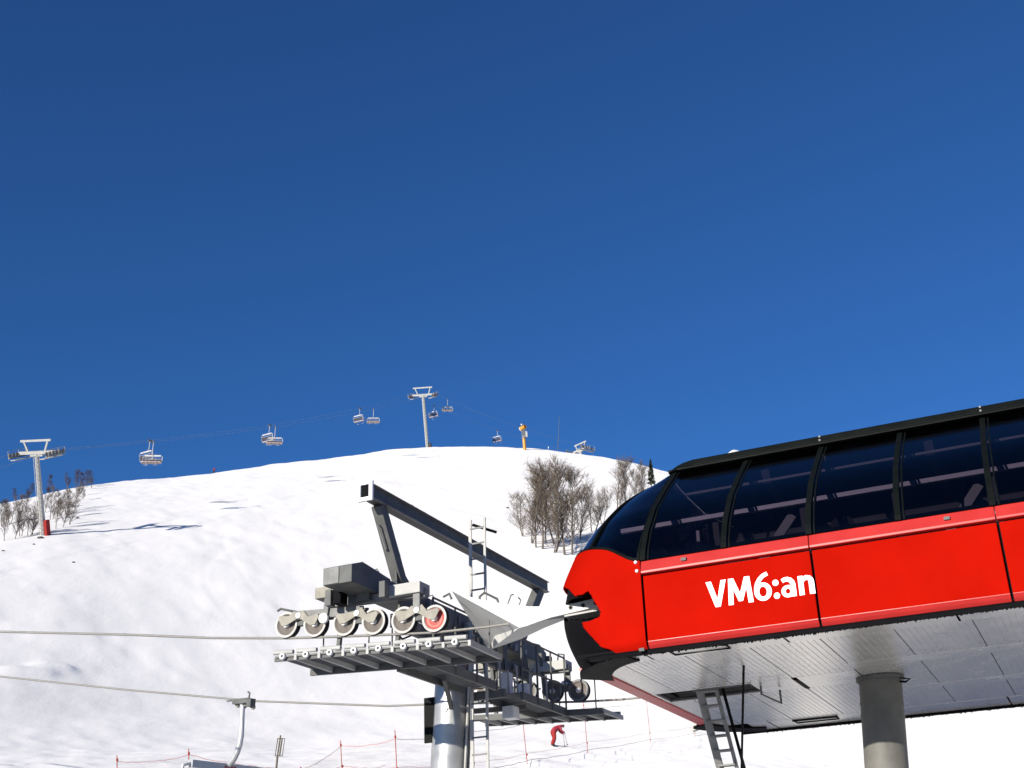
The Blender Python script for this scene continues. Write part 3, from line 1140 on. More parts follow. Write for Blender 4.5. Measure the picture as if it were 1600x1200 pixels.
def build_tower():
    top = Vector((UT + .12, MID, 1.9))
    foot = Vector((UT + .12 - .075 * 7.4, MID, -5.5))
    tw = empty('lift_tower', STN @ Matrix.Translation(foot))
    tag(tw, 'grey tubular lift tower with six-wheel sheave trains beside the red station', 'lift tower')
    O = foot

    def B():
        return MB(O)
    WH = wheel_meshes()
    ax = (foot - top).normalized()
    B().tube([top + ax * .62, foot], .375, 40).build('tower_tube', M['tube'], tw, smooth=50)
    B().tube([top + ax * .1, top + ax * .75], .29, 32).build('tube_neck', M['galv_dark'], tw, smooth=50)
    B().tube([top + ax * .58, top + ax * .66], .42, 40).build('flange', M['galv'], tw, smooth=50)
    pp = top + ax * 1.62
    B().plate([(pp.x + .02, pp.y - .382, pp.z + .11), (pp.x + .09, pp.y - .382, pp.z), (pp.x + .02, pp.y - .382, pp.z - .11), (pp.x - .05, pp.y - .382, pp.z)], (0, -.012, 0)).build('light_spot', M['white'], tw)  # white diamond painted on the tube as a spot of sunlight
    # board seen nearly edge-on at the left of the tube
    B().box((UT - .50, 3.75, -.30), (UT - .28, 3.80, .56)).build('number_board', M['frame'], tw)
    # crossarm with its bent end
    B().box((UT - .24, .15, 1.88), (UT + .24, 7.85, 2.20)).build('crossarm', M['galv_dark'], tw, bevel=.015)
    for s_ in (0, 1):
        m = (lambda v: 8 - v) if s_ else (lambda v: v)
        mb = B()
        pr = [(m(.15), 1.865), (m(-.25), 1.86), (m(-.25), 2.17), (m(.12), 2.30), (m(1.1), 2.215), (m(1.1), 1.865)]
        mb.extrude(pr, UT - .32, UT + .255)
        mb.build('crossarm_end', M['galv_dark'], tw, bevel=.01)
        B().plate([(UT - .31, m(-.255), 1.87), (UT + .0, m(-.255), 1.87), (UT + .0, m(-.255), 2.16), (UT - .31, m(-.255), 2.16)], (0, -.012 if not s_ else .012, 0)).build('end_plate', M['galv'], tw)
        # gantry legs
        gt, gb = (.78, 1.75) if not s_ else (8.15, 7.0)
        B().bar((UT + .12, gb, 2.20), (UT + .17, gt, 3.56 + .06 * s_), .20, .24, up=(0, 0, 1)).build('gantry_leg', M['galv_dark'], tw, bevel=.01)
        B().plate([(UT + .17, m(2.15), 2.205), (UT + .17, m(1.45), 2.205), (UT + .17, m(1.38), 2.72)], (.02, 0, 0)).build('gusset', M['galv_dark'], tw)
        for dv in (-.2, .24):
            h = [(UT + .14, m(1.08 + dv * .6), 3.22), (UT + .14, m(1.06 + dv * 1.2), 3.18), (UT + .14, m(1.36 + dv * 1.2), 2.80), (UT + .14, m(1.40 + dv * .6), 2.76)]
            B().tube(h, .016, 6).build('grab_handle', M['galv'], tw)
        for q_ in (.95, 3.1, 6.0):
            B().tube([(UT - .1, q_, 2.19), (UT - .1, q_, 2.36), (UT + .05, q_, 2.40), (UT + .1, q_, 2.32)], .012, 6).build('hook', M['galv_dark'], tw)
    GU = UT + .13
    # gantry beam: channel with lighter flanges and an open near end
    B().add([(GU - .05, .34, 3.55), (GU + .13, .34, 3.55), (GU + .13, 8.5, 3.63), (GU - .05, 8.5, 3.63), (GU - .05, .34, 3.80), (GU + .13, .34, 3.80), (GU + .13, 8.5, 3.86), (GU - .05, 8.5, 3.86)],
            [(0, 3, 2, 1), (4, 5, 6, 7), (0, 1, 5, 4), (1, 2, 6, 5), (2, 3, 7, 6), (3, 0, 4, 7)]).build('gantry_beam', M['galv_dark'], tw)
    B().bar((GU + .16, .37, 3.553), (GU + .16, 8.46, 3.633), .06, .018).build('beam_flange', M['galv'], tw)
    B().bar((GU + .16, .37, 3.805), (GU + .16, 8.46, 3.865), .06, .018).build('beam_flange', M['galv'], tw)
    mb = B()
    for a, b in (((-.10, 3.47), (-.05, 3.84)), ((.13, 3.47), (.20, 3.84)), ((-.05, 3.47), (.13, 3.54)), ((-.05, 3.78), (.13, 3.84))):
        mb.box((GU + a[0], .28, a[1] + .02), (GU + b[0], .335, b[1] + .02))
    mb.build('beam_end_frame', M['white'], tw)
    B().box((GU - .049, .325, 3.561), (GU + .129, .333, 3.799)).build('beam_opening', M['black'], tw)
    for v in (1.9, 2.4, 4.7, 5.3, 6.6):
        B().box((GU + .06, v, 3.80), (GU + .12, v + .09, 3.88)).build('bolt_head', M['galv'], tw)

    # sheave trains
    US = [-5.81, -5.20, -4.58, -3.98, -3.38, -2.77]
    wl0 = lambda u: 1.25 + (-2.77 - u) * .085 + .003 * (u + 2.77) ** 2
    for s_ in (0, 1):
        v0 = .70 if not s_ else 7.30
        sg = -1 if not s_ else 1            # outward
        dz = 0 if not s_ else -.20          # the far train hangs lower
        wl = lambda u, dz=dz: wl0(u) + dz
        for i, u in enumerate(US):
            w = wl(u)
            wh = part('wheel', WH['wheel'], tw)
            wh.location = Vector((u, v0, w)) - O
            if s_:
                wh.rotation_euler = (0, 0, math.pi)
            for k in ('rim', 'rim_back', 'disc', 'hub'):
                mk = 'red_disc' if (k == 'disc' and i == 5 and not s_) else k
                part('rim' if k == 'rim_back' else k, WH[mk], wh)
        arm_m = M['arm']
        for a in (0, 2, 4):
            ua, ub = US[a], US[a + 1]
            wa, wb = wl(ua), wl(ub)
            um, wm = (ua + ub) / 2, (wa + wb) / 2 + .145
            for (uu, ww) in ((ua, wa), (ub, wb)):
                dr = 1 if uu < um else -1
                vv = v0 + sg * .115
                poly = [(uu - .05, vv, ww - .03), (uu + .05, vv, ww - .03), (um - dr * .02, vv, wm - .05), (um + dr * .03, vv, wm + .02), (um - dr * .10, vv, wm + .09),
                        (uu + dr * .10, vv, ww + .13), (uu - dr * .10, vv, ww + .16), (uu - dr * .13, vv, ww + .11)]
                ctr = Vector((uu, vv, ww))
                poly.sort(key=lambda p: math.atan2(p[2] - (ww + wm) / 2, p[0] - (uu + um) / 2))
                B().plate(poly, (0, sg * .018, 0)).build('wheel_arm', arm_m, tw)
            B().lathe((um, v0, wm), [(.0, -.15), (.05, -.15), (.055, -.14), (.055, .14), (.05, .15), (0, .15)], (0, 1, 0), 16).build('pivot_pin', M['white'], tw)
            B().bar((um, v0, wm), ((um), v0, wm - .16), .16, .10, up=(0, 1, 0)).build('rocker', M['galv_dark'], tw)
        # second level beams carrying two pairs
        um = lambda a: (US[a] + US[a + 1]) / 2
        wm = lambda a: (wl(US[a]) + wl(US[a + 1])) / 2 + .145
        B().bar((um(0) - .1, v0 + sg * .075, wm(0) + .02), (um(2) + .1, v0 + sg * .075, wm(2) + .05), .05, .16, up=(0, 0, 1)).build('balance_beam', M['galv'], tw, bevel=.006)
        B().bar((um(0) - .1, v0 - sg * .095, wm(0) + .02), (um(2) + .1, v0 - sg * .095, wm(2) + .05), .04, .16, up=(0, 0, 1)).build('balance_beam', M['galv'], tw)
        # main beam under the arm
        a, b = Vector((-5.0, v0 - sg * .02, 1.82 + dz)), Vector((-2.95, v0 - sg * .02, 1.74 + dz))
        B().bar(a, b, .14, .15).build('main_beam', M['galv'], tw, bevel=.008)
        B().box((UT - 1.0, v0 - .16, 1.90 + dz), (UT - .27, v0 + .16, 2.10 + dz)).build('counter_block', M['arm'], tw, bevel=.01)
        B().box((-3.75, v0 - .19, 1.72 + dz), (-2.98, v0 + .19, 1.92 + dz)).build('saddle_box', M['galv_bright'], tw, bevel=.01)
        B().bar((um(0) + .62, v0 + sg * .13, 1.90 + dz), (um(0) + .56, v0 + sg * .12, 1.50 + dz), .10, .05, up=(0, 1, 0)).build('drop_link', M['galv'], tw)
        B().lathe((um(0) + .56, v0 + sg * .16, 1.52 + dz), [(0, -.03), (.09, -.03), (.09, .03), (0, .03)], (0, 1, 0), 16).build('link_pin', M['white'], tw)
        B().bar((um(4), v0 + sg * .12, 1.74 + dz), (um(4), v0 + sg * .12, 1.40 + dz), .13, .05, up=(0, 1, 0)).build('drop_link', M['galv'], tw)
        B().bar((UT, v0, 1.90), (UT, v0, 1.74 + dz), .26, .30, up=(0, 1, 0)).build('train_hanger', M['galv_dark'], tw)
        # rope catchers at both ends
        B().tube([(-6.05, v0, wl(-5.81) + .30), (-5.98, v0, wl(-5.81) + .33), (-5.55, v0, wl(-5.81) + .20)], .022, 8).build('rope_catcher', M['galv_dark'], tw)
        B().tube([(-2.62, v0, 1.62 + dz), (-2.5, v0, 1.66 + dz), (-2.46, v0, 1.56 + dz)], .022, 8).build('rope_catcher', M['galv_dark'], tw)

        # catwalk beneath the rope
        va, vb = (-.25, .95) if not s_ else (8.25, 7.05)
        cw = lambda u: .52 + .05 * (-1.6 - u)
        n = 8
        u0, u1 = -5.45, (-1.65 if not s_ else -2.15)
        step = (u1 - u0) / n
        for i in range(n):
            a, b = u0 + i * step, u0 + (i + 1) * step
            B().tube([(a + .02, va, cw(a) + .10), (b - .06, va, cw(b) + .10)], .038, 10).build('toe_rail', M['galv_bright'], tw, smooth=40)
            B().lathe((a + .2, va, cw(a) + .02), [(.028, -.03), (.052, -.03), (.052, .03), (.028, .03), (.028, -.03)], (0, 1, 0), 14).build('eyelet', M['white'], tw)
            B().bar((b - .02, va + (.0 if not s_ else 0), cw(b)), (b - .02, vb, cw(b) - .02), .05, .09).build('cross_member', M['galv_bright'], tw)
            if i in (0, 2, 3, 5, 7):
                B().tube([(a + .25, vb, cw(a)), (a + .25, vb, cw(a) + .62)], .015, 6).build('railing_post', M['galv_dark'], tw)
        B().bar((u0, va - sg * .07, cw(u0)), (u1, va - sg * .07, cw(u1)), .04, .08).build('edge_beam', M['galv_dark'], tw)
        B().bar((u0 + .0, vb, cw(u0) - .03), (u1, vb, cw(u1) - .03), .06, .12).build('edge_beam', M['galv_dark'], tw)
        mb = B()
        for k in range(34):
            v = va + (vb - va) * (k + .5) / 34
            mb.bar((u0 + .03, v, cw(u0) + .035), (u1 - .03, v, cw(u1) + .035), .008, .03)
        mb.build('grating', M['galv'], tw, kind='stuff')
        for uu in (-4.75, -3.55):
            B().bar((uu, (va + vb) / 2 + .35 * -sg, cw(uu) + .02), (uu, (va + vb) / 2 + .55 * -sg, 1.92), .07, .07, up=(0, 1, 0)).build('catwalk_hanger', M['galv_dark'], tw)

    # walkway along the crossarm between both catwalks, with railings
    for v0, v1 in ((.98, 3.55), (4.75, 7.0)):
        for uu in (UT + .48, UT + 1.15):
            B().bar((uu, v0, .58), (uu, v1, .58), .06, .16).build('walkway_beam', M['galv_dark'], tw)
        mb = B()
        for k in range(18):
            uu = UT + .5 + .63 * (k + .5) / 18
            mb.bar((uu, v0, .64), (uu, v1, .64), .008, .03)
        mb.build('grating', M['galv'], tw, kind='stuff')
        n = 4
        for i in range(n):
            v = v0 + (v1 - v0) * i / (n - 1)
            B().tube([(UT + 1.18, v, .5), (UT + 1.18, v, 1.72)], .022, 8).build('railing_post', M['galv_dark'], tw)
        for w in (1.12, 1.72):
            B().tube([(UT + 1.18, v0, w), (UT + 1.18, v1, w)], .02, 8).build('handrail', M['galv_dark'], tw)
        B().tube([(UT + 1.18, v1, 1.5), (UT + 1.18, v1 + .02, 1.8), (UT + 1.0, v1 + .15, 1.86), (UT + .9, v1 + .2, 1.5)], .02, 8).build('hoop', M['galv_dark'], tw)
    # lower girder parallel to the crossarm
    B().box((UT + .30, 1.0, 1.30), (UT + .42, 7.0, 1.55)).build('lower_girder', M['galv_dark'], tw, bevel=.01)
    # white boxes standing in for sunlit patches on the platform round the tube
    for (a, b) in (((UT + .60, 4.9, .66), (UT + .82, 5.1, 1.12)), ((UT + .70, 5.6, .66), (UT + .9, 5.75, 1.0)), ((UT + .55, 5.1, .24), (UT + .80, 5.4, .49))):
        B().box(a, b).build('sunlit_patch_box', M['white'], tw, bevel=.015)
    # braces from the tube to the walkways
    for v in (2.2, 5.8):
        B().bar((UT + .1, 4 + (-.25 if v < 4 else .25), .30), (UT + .75, v, .55), .07, .10).build('brace', M['galv_dark'], tw)
    B().bar((UT + .3, 4.0, .52), (UT + 1.15, 4.0, .52), .10, .16).build('brace', M['galv_dark'], tw)
    # clutter of the tower head: brackets, hoses, plates, small guide wheels
    rq = random.Random(8)
    for i in range(16):
        v = .9 + .4 * i + rq.uniform(-.1, .1)
        hgt = rq.uniform(.08, .22)
        B().box((UT + .245, v, 1.92), (UT + .245 + rq.uniform(.03, .09), v + rq.uniform(.05, .16), 1.92 + hgt)).build('bracket', M[rq.choice(['galv', 'galv_dark', 'galv_bright'])], tw)
    for i in range(7):
        v = 1.3 + .85 * i
        B().plate([(UT + .43, v, 1.30), (UT + .43, v + .10, 1.30), (UT + .43, v + .16, 1.90), (UT + .43, v - .05, 1.90)], (.015, 0, 0)).build('web_plate', M['galv_dark'], tw)
        B().lathe((UT + .46, v + .45, 1.43), [(0, -.02), (.07, -.02), (.07, .02), (0, .02)], (1, 0, 0), 12).build('cap_bolt', M['galv'], tw)
    for v in (1.2, 6.2):
        pts = [(UT + .3, v + .25 * k, 1.28 - .10 * math.sin(k * 1.57)) for k in range(7)]
        B().tube(pts, .018, 6).build('hose', M['black'], tw)
    for v in (.35, 7.65):
        for du in (-.55, .55):
            B().box((UT + du - .06, v - .08, 1.66), (UT + du + .06, v + .08, 1.95)).build('mount_block', M['galv_dark'], tw, bevel=.01)
        B().box((UT - .42, v - .12, 1.66), (UT - .26, v + .12, 2.02)).build('mount_block', M['black'], tw, bevel=.01)
    for du in (.62, .80, 1.0):
        for v in (4.9, 5.6, 6.4):
            B().tube([(UT + du, v, .66), (UT + du, v, 1.1 + .3 * rq.random())], .02, 6).build('conduit', M['galv_bright'], tw)
    for v in (4.7, 6.9):
        B().bar((UT + .48, v, .52), (UT + .30, v, 1.9), .06, .06, up=(0, 1, 0)).build('catwalk_hanger', M['galv_dark'], tw)
    # cable duct and ladder
    dx = Vector((.42, -.12, 0))
    p0, p1 = top + ax * .8 + dx, foot + dx
    B().bar(p0, p1, .09, .07, up=(0, 1, 0)).build('cable_duct', M['galv_dark'], tw)
    B().tube([p0 + Vector((.02, -.1, 0)), p1 + Vector((.02, -.1, 0))], .022, 8).build('cable_pipe', M['galv_bright'], tw)
    la, lb = Vector((UT + .86, 3.55, 3.95)), Vector((-3.42, 3.55, -5.5))
    lad = B().bar(la + Vector((-.17, 0, 0)), lb + Vector((-.17, 0, 0)), .065, .03, up=(0, 1, 0)).build('ladder', M['galv_bright'], tw)
    B().bar(la + Vector((.15, 0, 0)), lb + Vector((.15, 0, 0)), .05, .03, up=(0, 1, 0)).build('rail', M['galv_bright'], lad)
    n = int((la - lb).length / .31)
    for i in range(n):
        p = la + (lb - la) * ((i + .6) / n)
        B().bar(p + Vector((-.17, 0, 0)), p + Vector((.15, 0, 0)), .03, .03).build('rung', M['galv'], lad)
    # hand hoop over the platform
    B().tube([(UT + .98, 3.3, 1.6), (UT + .98, 3.3, 2.28), (UT + 1.06, 3.35, 2.36), (UT + 1.26, 3.5, 2.24), (UT + 1.34, 3.55, 1.9), (UT + 1.34, 3.55, 1.55)], .025, 8).build('hoop', M['galv_dark'], tw)
    # small bracket on top of the ladder
    B().bar(la + Vector((-.1, -.05, -.12)), la + Vector((.32, .2, -.28)), .03, .05).build('bracket', M['black'], tw)
    return tw, wl0


tower, wline = build_tower()


# ------------------------------------------------------------------ haul ropes of the near lift
def sag(p, q, k, n=24):
    out = []
    for i in range(n + 1):
        t = i / n
        c = p.lerp(q, t)
        c.z -= k * 4 * t * (1 - t)
        out.append(c)
    return out


US = [-5.81, -5.20, -4.58, -3.98, -3.38, -2.77]
rope_far_pts = None
for far in (0, 1):
    v = .70 if not far else 7.30
    pts = [S(6, v, 1.0), S(-.5, v, .98), S(-1.8, v, .985)] if not far else [S(6, v, .75), S(-.5, v, .74), S(-1.8, v, .76)]
    pts += [S(u, v, wline(u) - .235) for u in reversed(US)]
    if not far:
        outer = [(-7.5, v, 1.52), (-9.51, v, 1.84), (-12.86, v, 2.33), (-22, v, 3.75), (-60, v, 10.0)]
    else:
        outer = [(-7.5, v, 1.22), (-11.15, v, 1.72), (-15.1, v, 2.42), (-19.54, v, 3.27), (-28, v, 5.0), (-60, v, 12.0)]
    if far:
        pts[3:] = [S(u, v, wline(u) - .435) for u in reversed(US)]
    pts += [S(*p) for p in outer]
    base = pts[0]
    o = MB(base).tube(pts, .023, 8).build('haul_rope', M['rope'], None, smooth=60)
    o.location = base
    tag(o, 'thick steel haul rope under the near wheels of the grey tower' if not far else 'lower steel haul rope that carries the near chair and passes behind the tower tube', 'rope', 'haul ropes of the station')


# ------------------------------------------------------------------ chairs
def chair_meshes():
    """six-seat chair; rope at the origin, width along x, faces -y"""
    d = []
    # hanger: straight from the grip then bent forward and back to the bail
    hp = [(0, 0, -.15), (0, -.03, -.62), (0, -.05, -.95), (0, -.02, -1.2), (0, .06, -1.42), (0, .18, -1.60), (0, .34, -1.74)]
    d.append(('hanger', MB().tube(hp, [.06, .065, .07, .075, .08, .085, .085], 10), 'hanger'))
    g = MB().box((-.09, -.26, -.09), (.03, .34, .05)).box((-.05, .30, .0), (-.02, .62, .04)).box((-.1, -.40, -.2), (.08, -.24, .02))
    g.tube([(-.04, -.26, .03), (-.04, -.27, .18), (-.04, -.20, .22)], .025, 6)
    d.append(('grip', g, 'galv_dark'))
    for a, z, r in ((.28, -.11, .065), (.0, -.14, .075), (-.34, -.2, .07)):
        d.append(('grip_roller', MB().lathe((.06, a, z), [(0, -.03), (r, -.03), (r, .03), (0, .03)], (1, 0, 0), 14), 'arm'))
    f = MB().bar((-1.25, .40, -1.80), (1.25, .40, -1.80), .18, .19)
    d.append(('top_beam', f, 'hanger'))
    for sx in (-1, 1):
        t = MB().tube([(sx * 1.25, .40, -1.80), (sx * 1.45, .42, -1.86), (sx * 1.50, .44, -2.1), (sx * 1.50, .30, -2.75), (sx * 1.48, .05, -2.95), (sx * 1.45, -.40, -2.95)], .04, 8)
        d.append(('side_frame', t, 'hanger'))
    for i in range(6):
        x = -1.25 + .5 * i
        d.append(('seat', MB().add([(x - .235, .22, -2.83), (x + .235, .22, -2.83), (x + .235, -.36, -2.76), (x - .235, -.36, -2.76), (x - .235, .22, -2.95), (x + .235, .22, -2.95), (x + .225, -.38, -2.86), (x - .225, -.38, -2.86)],
                                   [(0, 1, 2, 3), (7, 6, 5, 4), (0, 4, 5, 1), (1, 5, 6, 2), (2, 6, 7, 3), (3, 7, 4, 0)]), 'seat'))
        d.append(('backrest', MB().add([(x - .225, .24, -2.72), (x + .225, .24, -2.72), (x + .215, .42, -2.28), (x - .215, .42, -2.28), (x - .225, .30, -2.72), (x + .225, .30, -2.72), (x + .215, .48, -2.28), (x - .215, .48, -2.28)],
                                       [(0, 1, 2, 3), (7, 6, 5, 4), (0, 4, 5, 1), (1, 5, 6, 2), (2, 6, 7, 3), (3, 7, 4, 0)]), 'pad'))
    d.append(('back_tube', MB().tube([(-1.5, .5, -2.2), (1.5, .5, -2.2)], .03, 8), 'hanger'))
    rb = MB().tube([(-1.42, .5, -2.05), (-1.42, -.35, -2.25), (1.42, -.35, -2.25), (1.42, .5, -2.05)], .025, 8)
    d.append(('safety_bar', rb, 'hanger'))
    for x in (-.75, .75):
        d.append(('footrest', MB().tube([(x, -.35, -2.25), (x, -.55, -2.9), (x, -.45, -3.3)], .02, 6).tube([(x - .35, -.45, -3.3), (x + .35, -.45, -3.3)], .02, 6), 'hanger'))
    out = []
    for name, mb, mt in d:
        me = mb.mesh(name)
        me.polygons.foreach_set('use_smooth', [True] * len(me.polygons))
        me.set_sharp_from_angle(angle=R(35))
        me.materials.append(M[mt])
        out.append((name, me))
    return out


CH = chair_meshes()


def chair(pos, rz, label, group):
    c = empty('lift_chair', loc=pos)
    c.rotation_euler = (0, 0, rz)
    tag(c, label, 'chair', group)
    for n, me in CH:
        part(n, me, c)
    return c


c0 = chair(S(-11.52, 7.30, 1.775), 0, 'grey six-seat lift chair close by, cut off at the bottom edge', None)
c0.rotation_euler = (R(1), 0, math.atan2(e_v.y, e_v.x) - R(12))
c0.scale = (.9, .9, .86)
for k in range(4):
    me = MB().box((-.16 + .11 * k, .295, -1.83), (-.10 + .11 * k, .308, -1.77)).build('printed_mark', M['pole_red'], c0)


# ------------------------------------------------------------------ the lift along the crest
def far_tower(base, top, direction, label, pad=True, k=1.0):
    """base and top points in the world; direction: horizontal line direction"""
    ax = (top - base).normalized()
    ly = Vector((direction.x, direction.y, 0)).normalized()
    lx = ly.cross(Vector((0, 0, 1))).normalized()
    # tilt the head with the tube
    lx = (lx - ax * lx.dot(ax)).normalized()
    lyy = ax.cross(lx).normalized()
    H = (top - base).length / k
    mat = Matrix(((lx.x, lyy.x, ax.x, base.x), (lx.y, lyy.y, ax.y, base.y), (lx.z, lyy.z, ax.z, base.z), (0, 0, 0, 1)))
    mat = mat @ Matrix.Diagonal((k, k, k, 1))
    t = empty('lift_tower', mat)
    tag(t, label, 'lift tower', 'lift towers of the upper lift')
    MB().tube([(0, 0, -1.0), (0, 0, H - .4)], [.40, .29], 24).build('tower_tube', M['galv_bright'], t, smooth=50)
    MB().box((-2.7, -.26, H - .55), (2.7, .26, H - .15)).build('crossarm', M['galv_bright'], t)
    MB().bar((-.9, 0, H - .7), (.9, 0, H - .7), .4, .3).build('head_plate', M['galv_bright'], t)
    for s_ in (-1, 1):
        MB().bar((s_ * 1.25, 0, H - .15), (s_ * 1.75, 0, H + 1.15), .2, .2, up=(0, 1, 0)).build('gantry_leg', M['galv_bright'], t)
    MB().box((-2.2, -.13, H + 1.1), (2.2, .13, H + 1.38)).build('gantry_beam', M['galv_bright'], t)
    for s_ in (-1, 1):
        x = s_ * 2.65
        MB().bar((x, -2.2, H - .75), (x, 2.2, H - .75), .18, .22).build('sheave_beam', M['galv'], t)
        MB().bar((x - s_ * .55, -2.3, H - 1.05), (x - s_ * .55, 2.3, H - 1.05), .7, .10).build('catwalk', M['galv_bright'], t)
        for k in range(6):
            y = -2.0 + .8 * k
            MB().lathe((x, y, H - .42), [(0, -.07), (.26, -.07), (.28, 0), (.26, .07), (0, .07)], (1, 0, 0), 14).build('wheel', M['disc'], t)
            if k in (0, 3, 5):
                MB().tube([(x + s_ * .25, y, H - 1.0), (x + s_ * .25, y, H + .15)], .03, 5).build('railing_post', M['galv_bright'], t)
        MB().tube([(x + s_ * .25, -2.0, H + .15), (x + s_ * .25, 2.0, H + .15)], .03, 5).build('handrail', M['galv_bright'], t)
    mb = MB()
    for s_ in (-.2, .2):
        mb.bar((s_, -.62, 0), (s_, -.55, H - .5), .05, .04, up=(0, 1, 0))
    lad = mb.build('ladder', M['galv_bright'], t)
    for k in range(int(H / .6)):
        MB().bar((-.2, -.6, .6 * k + .4), (.2, -.6, .6 * k + .4), .05, .05).build('rung', M['galv'], lad)
    if pad:
        MB().box((.42, -.5, -.6), (.85, .4, 2.0)).build('safety_pad', M['trousers'], t, bevel=.06)
    return t, mat, H


q1 = hit(68, 836)
d1_ = (q1 - CAM).dot(FWD)
t1 = at_az(57, 703, d1_ - .5)
q2 = hit(668, 697.5)
d2_ = (q2 - CAM).dot(FWD)
t2 = at_az(661, 614.5, d2_ - .5)
ldir = (t2 - t1)
TA = far_tower(q1, t1, ldir, 'leftmost grey lift tower on the slope with a red pad at its foot', k=.8)
TB = far_tower(q2, t2, ldir, 'grey lift tower standing on the crest against the blue sky', pad=False)
MB().box((.5, -.4, -.4), (.9, .3, .9)).build('base_box', M['rock'], TB[0])
t3 = at_az(907, 701, 306)
q3 = Vector((t3.x, t3.y, ground(t3.x, t3.y)))
TC = far_tower(q3, t3, (t3 - t2), 'lift tower head peeking over the right of the crest', pad=False)


def rope_pt(T_, side, up=-.98):
    t, mat, H = T_
    return mat @ Vector((side * 2.65, 0, H - .20))


spans = {}
for s_ in (-1, 1):
    A_, B_, C_ = rope_pt(TA, s_), rope_pt(TB, s_), rope_pt(TC, s_)
    back = A_ + (A_ - B_).normalized() * 120
    back.z -= 4
    pts = sag(back, A_, 2.0, 10)[:-1] + sag(A_, B_, 1.6, 16)[:-1] + sag(B_, C_, 1.2, 12)
    spans[s_] = (sag(A_, B_, 1.6, 200), sag(B_, C_, 1.2, 200))
    o = MB(A_).tube(pts, .013, 6).build('haul_rope', M['rope'], None)
    o.location = A_
    tag(o, 'thin rope of the crest lift strung from tower to tower, %s of the two' % ('left strand' if s_ < 0 else 'right strand'), 'rope', 'ropes of the upper lift')


def proj(p):
    d = p - CAM
    z = d.dot(FWD)
    return 800 + 2000 * d.dot(RIGHT) / z, 600 - 2000 * d.dot(UP) / z


def rope_at(side, px):
    best = None
    for sp in spans[side]:
        for p in sp:
            e = abs(proj(p)[0] - px)
            if best is None or e < best[0]:
                best = (e, p)
    return best[1]


rz_line = math.atan2(ldir.y, ldir.x) - math.pi / 2
chairs = [(-1, 233, 'six-seat lift chair nearest the leftmost tower, on the left rope'), (1, 238, 'six-seat lift chair nearest the leftmost tower, on the right rope'),
          (-1, 420, 'left one of the overlapping chair pair above the tiny red skier'), (1, 432, 'right one of the overlapping chair pair, hanging higher, right of the tiny red skier'),
          (-1, 562, 'lower left chair of the pair just left of the crest tower'), (1, 583, 'upper right chair of the pair just left of the crest tower'),
          (-1, 678, 'lift chair hanging just right of the crest tower pole'), (1, 700, 'empty lift chair right of the crest tower, highest of all chairs'),
          (-1, 777, 'lone lift chair hanging low over the crest near the yellow snow gun')]
for s_, px, lab in chairs:
    p = rope_at(s_, px)
    c = chair(p, rz_line + (0 if s_ > 0 else math.pi) + R(14 if s_ > 0 else -20), lab, 'chairs of the upper lift')
    c.scale = (.78, .9, .95)


# ------------------------------------------------------------------ snow gun, mast, marker post
def snow_gun():
    b = hit(820, 703)
    d = (b - CAM).dot(FWD)
    h = d * 42 / 2000
    g = empty('snow_gun', loc=b)
    g.rotation_euler = (0, R(-4), 0)
    tag(g, 'yellow fan snow gun on a yellow pole on the crest', 'snow gun')
    MB().tube([(0, 0, -1), (0, 0, h * .44)], .36, 20).build('pole', M['yellow'], g, smooth=50)
    MB().tube([(0, 0, h * .44), (0, 0, h * .50)], .45, 20).build('swivel', M['galv'], g)
    mb = MB().box((-.42, -.3, h * .5), (.42, .35, h * .57)).bar((-.38, 0, h * .55), (-.38, 0, h * .88), .1, .3, up=(0, 1, 0)).bar((.38, 0, h * .55), (.38, 0, h * .88), .1, .3, up=(0, 1, 0))
    mb.build('cradle', M['galv'], g)
    MB().box((.45, -.25, h * .5), (.85, .25, h * .72)).build('control_box', M['galv_bright'], g, bevel=.03)
    MB().box((-.22, -.2, h * .58), (.25, .2, h * .8)).build('compressor', M['galv_dark'], g, bevel=.04)
    ax = (.75, -.6, .25)
    c = (0, 0, h * .88)
    MB().lathe(c, [(.50, .65), (.47, .62), (.45, .1), (.55, -.2), (.56, -.62), (.50, -.65), (.46, -.6), (.40, .1), (.44, .62), (.50, .65)], ax, 24).build('barrel', M['yellow'], g, smooth=50)
    MB().lathe(c, [(.0, -.3), (.14, -.3), (.14, .35), (0, .4)], ax, 12).build('fan_hub', M['galv_dark'], g)
    MB().lathe(Vector(c) + Vector(ax).normalized() * -.66, [(.40, .0), (.56, .03), (.56, -.05), (.40, -.02), (.40, .0)], ax, 20).build('intake_ring', M['white'], g)
    MB().box((-.45, -.2, h * .985), (-.2, .1, h * 1.03)).build('lamp', M['white'], g)


snow_gun()
b = hit(871, 704)
mt = at_az(874, 650, (b - CAM).dot(FWD))
o = MB(b).tube([b - Vector((0, 0, 1)), mt], [.07, .035], 8).build('mast', M['galv_dark'], None)
o.location = b
tag(o, 'tall thin dark mast on the crest right of the snow gun', 'mast')
b = hit(857, 702)
ps = empty('marker_post', loc=b)
tag(ps, 'short white marker post on the crest between snow gun and mast', 'post')
MB().tube([(0, 0, -.5), (0, 0, .75)], .07, 8).build('pole', M['white'], ps)
MB().tube([(0, 0, .75), (0, 0, .95)], .11, 8).build('cap', M['white'], ps)


